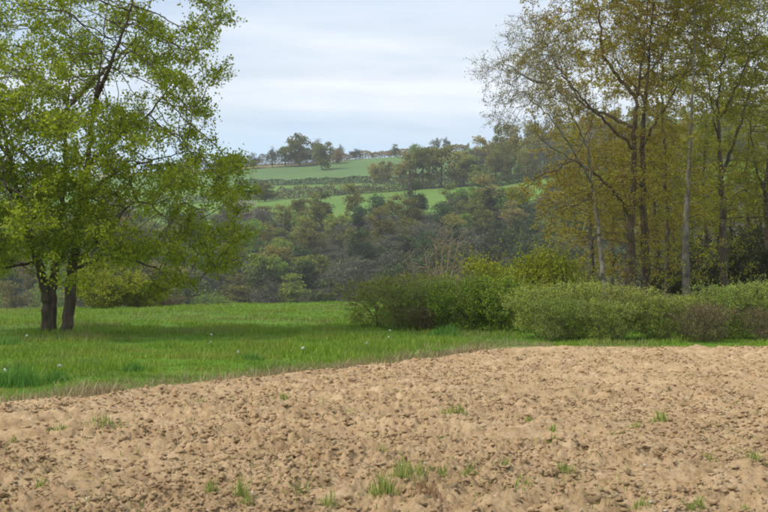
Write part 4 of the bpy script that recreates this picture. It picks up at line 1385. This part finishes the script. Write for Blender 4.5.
TUFTS = [  # px, py(base), w, h, n, mat, label
    (383, 500, 24, 30, 90, 'weed', 'bright green left half of the biggest weed clump in the field'), (409, 487, 32, 24, 110, 'weed', 'yellow-tipped upright grass of the biggest weed clump in the field'),
    (440, 483, 16, 16, 60, 'weed', 'weed tuft just right of the biggest clump'), (469, 480, 12, 15, 40, 'weed', 'slim weed tuft second right of the biggest clump'),
    (505, 472, 10, 10, 34, 'weed', 'small weed tuft third right of the biggest clump'), (454, 419, 24, 12, 90, 'weed', 'isolated yellow-green weed tuft in mid field'),
    (441, 442, 14, 11, 50, 'weed', 'small greyish weed tuft below the isolated yellow-green one'), (286, 400, 14, 12, 60, 'weed', 'green weed tuft near the meadow edge left of centre'),
    (240, 503, 12, 30, 40, 'weed', 'tall thin weed stalks at the bottom left of centre'), (247, 508, 16, 14, 40, 'weed', 'short tuft at the foot of the tall thin weed stalks'),
    (211, 492, 14, 16, 44, 'weed', 'weed tuft left of the tall thin stalks'), (40, 498, 9, 20, 30, 'weed', 'slim weed tuft at the bottom left'),
    (105, 430, 34, 12, 80, 'weed', 'wide sparse patch of weeds at left'), (57, 434, 18, 10, 40, 'weed', 'sparse grey weed left of the wide patch'),
    (300, 495, 34, 9, 80, 'weed', 'wide low weed patch below centre left'), (328, 510, 18, 16, 50, 'weed', 'weed tuft cut by the bottom edge left of the biggest clump'),
    (262, 456, 14, 8, 36, 'weed', 'tiny dry-green weed left of centre'), (380, 462, 14, 12, 44, 'weed', 'weed tuft just above the biggest clump'),
    (529, 425, 10, 7, 30, 'weed', 'small weed speck right of the isolated yellow-green tuft'), (553, 430, 10, 8, 30, 'weed', 'pale weed speck midway right'),
    (566, 478, 18, 12, 60, 'weed', 'rounded green weed tuft right of centre'), (660, 424, 16, 14, 60, 'weed', 'darker weed tuft at mid right'),
    (634, 430, 14, 8, 44, 'weed', 'green weed tuft left of the darker mid right one'), (617, 436, 16, 6, 40, 'weed', 'flat weed patch left of the two mid right tufts'),
    (522, 488, 26, 8, 60, 'weed', 'low yellowish weed patch at bottom centre right'), (700, 505, 10, 16, 34, 'weed', 'upright weed tuft at bottom right'),
    (690, 509, 14, 12, 40, 'weed', 'short weed tuft left of the upright bottom right one'), (756, 474, 16, 14, 50, 'weed', 'yellow-green weed tuft near the right edge'),
    (712, 462, 18, 8, 44, 'weed', 'low weed patch at right, above the upright tuft'), (14, 442, 12, 9, 34, 'weed', 'weed tuft at the left edge of the field'),
    (640, 508, 22, 12, 60, 'weed', 'weed tuft at the bottom, right of centre'), (600, 505, 16, 7, 40, 'weed', 'low weed patch at the bottom near the rounded tuft'),
    (550, 446, 12, 7, 30, 'weed', 'faint weed above the rounded tuft'), (745, 504, 12, 8, 34, 'weed', 'small weed in the bottom right corner'),
    (128, 392, 20, 9, 60, 'weed', 'weed at the field edge left'), (200, 404, 12, 8, 36, 'weed', 'weed speck at the field edge between the left tree and centre'),
    (425, 502, 34, 14, 130, 'weed_dry', 'rusty dry weed mat beside the biggest weed clump'), (95, 505, 18, 8, 40, 'weed', 'low weed in the bottom left corner'),
]
for k, (px, py, w, h, n, mt, lab) in enumerate(TUFTS):
    tuft(px, py, w, h, n, M[mt], lab, 'weed_tuft', 'weed', 'weeds in the tilled field', 500 + k)
CLUMPS = [(18, 386, 46, 26, 420, 'large coarse grass clump at the left edge of the meadow'), (55, 382, 22, 16, 160, 'coarse grass clump below the left tree trunk'),
          (135, 372, 26, 13, 200, 'coarse dark grass clump right below the left tree'), (446, 336, 26, 14, 200, 'dark green leafy clump before the dark corner bush'),
          (252, 360, 22, 11, 140, 'low dark grass clump in mid meadow'), (95, 352, 40, 8, 200, 'pale bluish grass patch below the left trunk'),
          (3, 345, 40, 12, 160, 'grass clump at the left edge beside the tree')]
for k, (px, py, w, h, n, lab) in enumerate(CLUMPS):
    tuft(px, py, w, h, n, M['coarse'], lab, 'grass_clump', 'grass clump', 'coarse grass clumps in the meadow', 600 + k, .9)


def flower(px, py, label, seed):
    R = np.random.default_rng(seed)
    x0, Y = ground_at(px, py + 9 * 15 / 35); z0 = float(H(x0, Y)); h = 0.30
    root = thing('wild_flower', label, 'flower', (x0, Y, z0), 0, 'white flowers in the meadow')
    A = np.array([[0, 0, 0.]]); B = np.array([[.02, 0, h]]); d = unit(B - A)
    tv, tf = tubes(A, B, np.array([.006]), np.array([.004]), d, d, 4)
    link('stem', np_mesh('stem', tv, [tf], M['coarse'], {'rnd': np.full(len(tv), .5)}), root)
    C = B + R.normal(size=(12, 3)) * .012
    v, q_, rn = leaves(C, .032, .6, .8, R)
    link('flower_head', np_mesh('flower_head', v, [q_], M['blossom'], {'rnd': rn}), root)


for k, (px, py, lab) in enumerate([(211, 341, 'white flower right of the left tree, farther of two close together'), (210, 351, 'white flower right of the left tree, nearer of two close together'),
                                   (26, 343, 'white flower left of the left tree trunk'), (4, 386, 'white flower at the left edge beside the coarse clump'), (58, 380, 'white flower below the left tree trunk'),
                                   (237, 363, 'lone white flower in mid meadow'), (388, 345, 'white flower near the field edge at centre'), (389, 337, 'white flower farther back near the field edge at centre'),
                                   (302, 358, 'white flower in the meadow left of centre'), (366, 352, 'white flower between the meadow centre and the field edge'), (326, 327, 'white flower far back in mid meadow')]):
    flower(px, py, lab, 700 + k)


# ------------------------------------------------------------------ haze in the valley air
def build_haze():
    gz = np.array([v.co.z for v in bpy.data.objects['ground'].data.vertices])
    x0, x1, y0, y1, z0, z1 = -1205, 1205, -155, 1480, float(gz.min()) - 1.0, float(gz.max()) + 32.0
    V = np.array([(x, y, z) for z in (z0, z1) for y in (y0, y1) for x in (x0, x1)], float)
    q = np.array([(0, 2, 3, 1), (4, 5, 7, 6), (0, 1, 5, 4), (1, 3, 7, 5), (3, 2, 6, 7), (2, 0, 4, 6)])
    m, t, o = new_mat('haze')
    pv = N(t, 'ShaderNodeVolumePrincipled')
    pv.inputs['Color'].default_value = (0.95, 0.97, 1.0, 1)
    pv.inputs['Density'].default_value = 0.00021
    L(t, pv.outputs[0], o.inputs['Volume'])
    ob = link('haze', np_mesh('haze', V, [q], m))
    tag(ob, 'thin pale haze in the air over the valley', 'haze', kind='stuff')


build_haze()
print('far wood trees', n_far, 'objects', len(bpy.data.objects), 'tris', sum(len(m.loops) - 2 * len(m.polygons) for m in bpy.data.meshes))
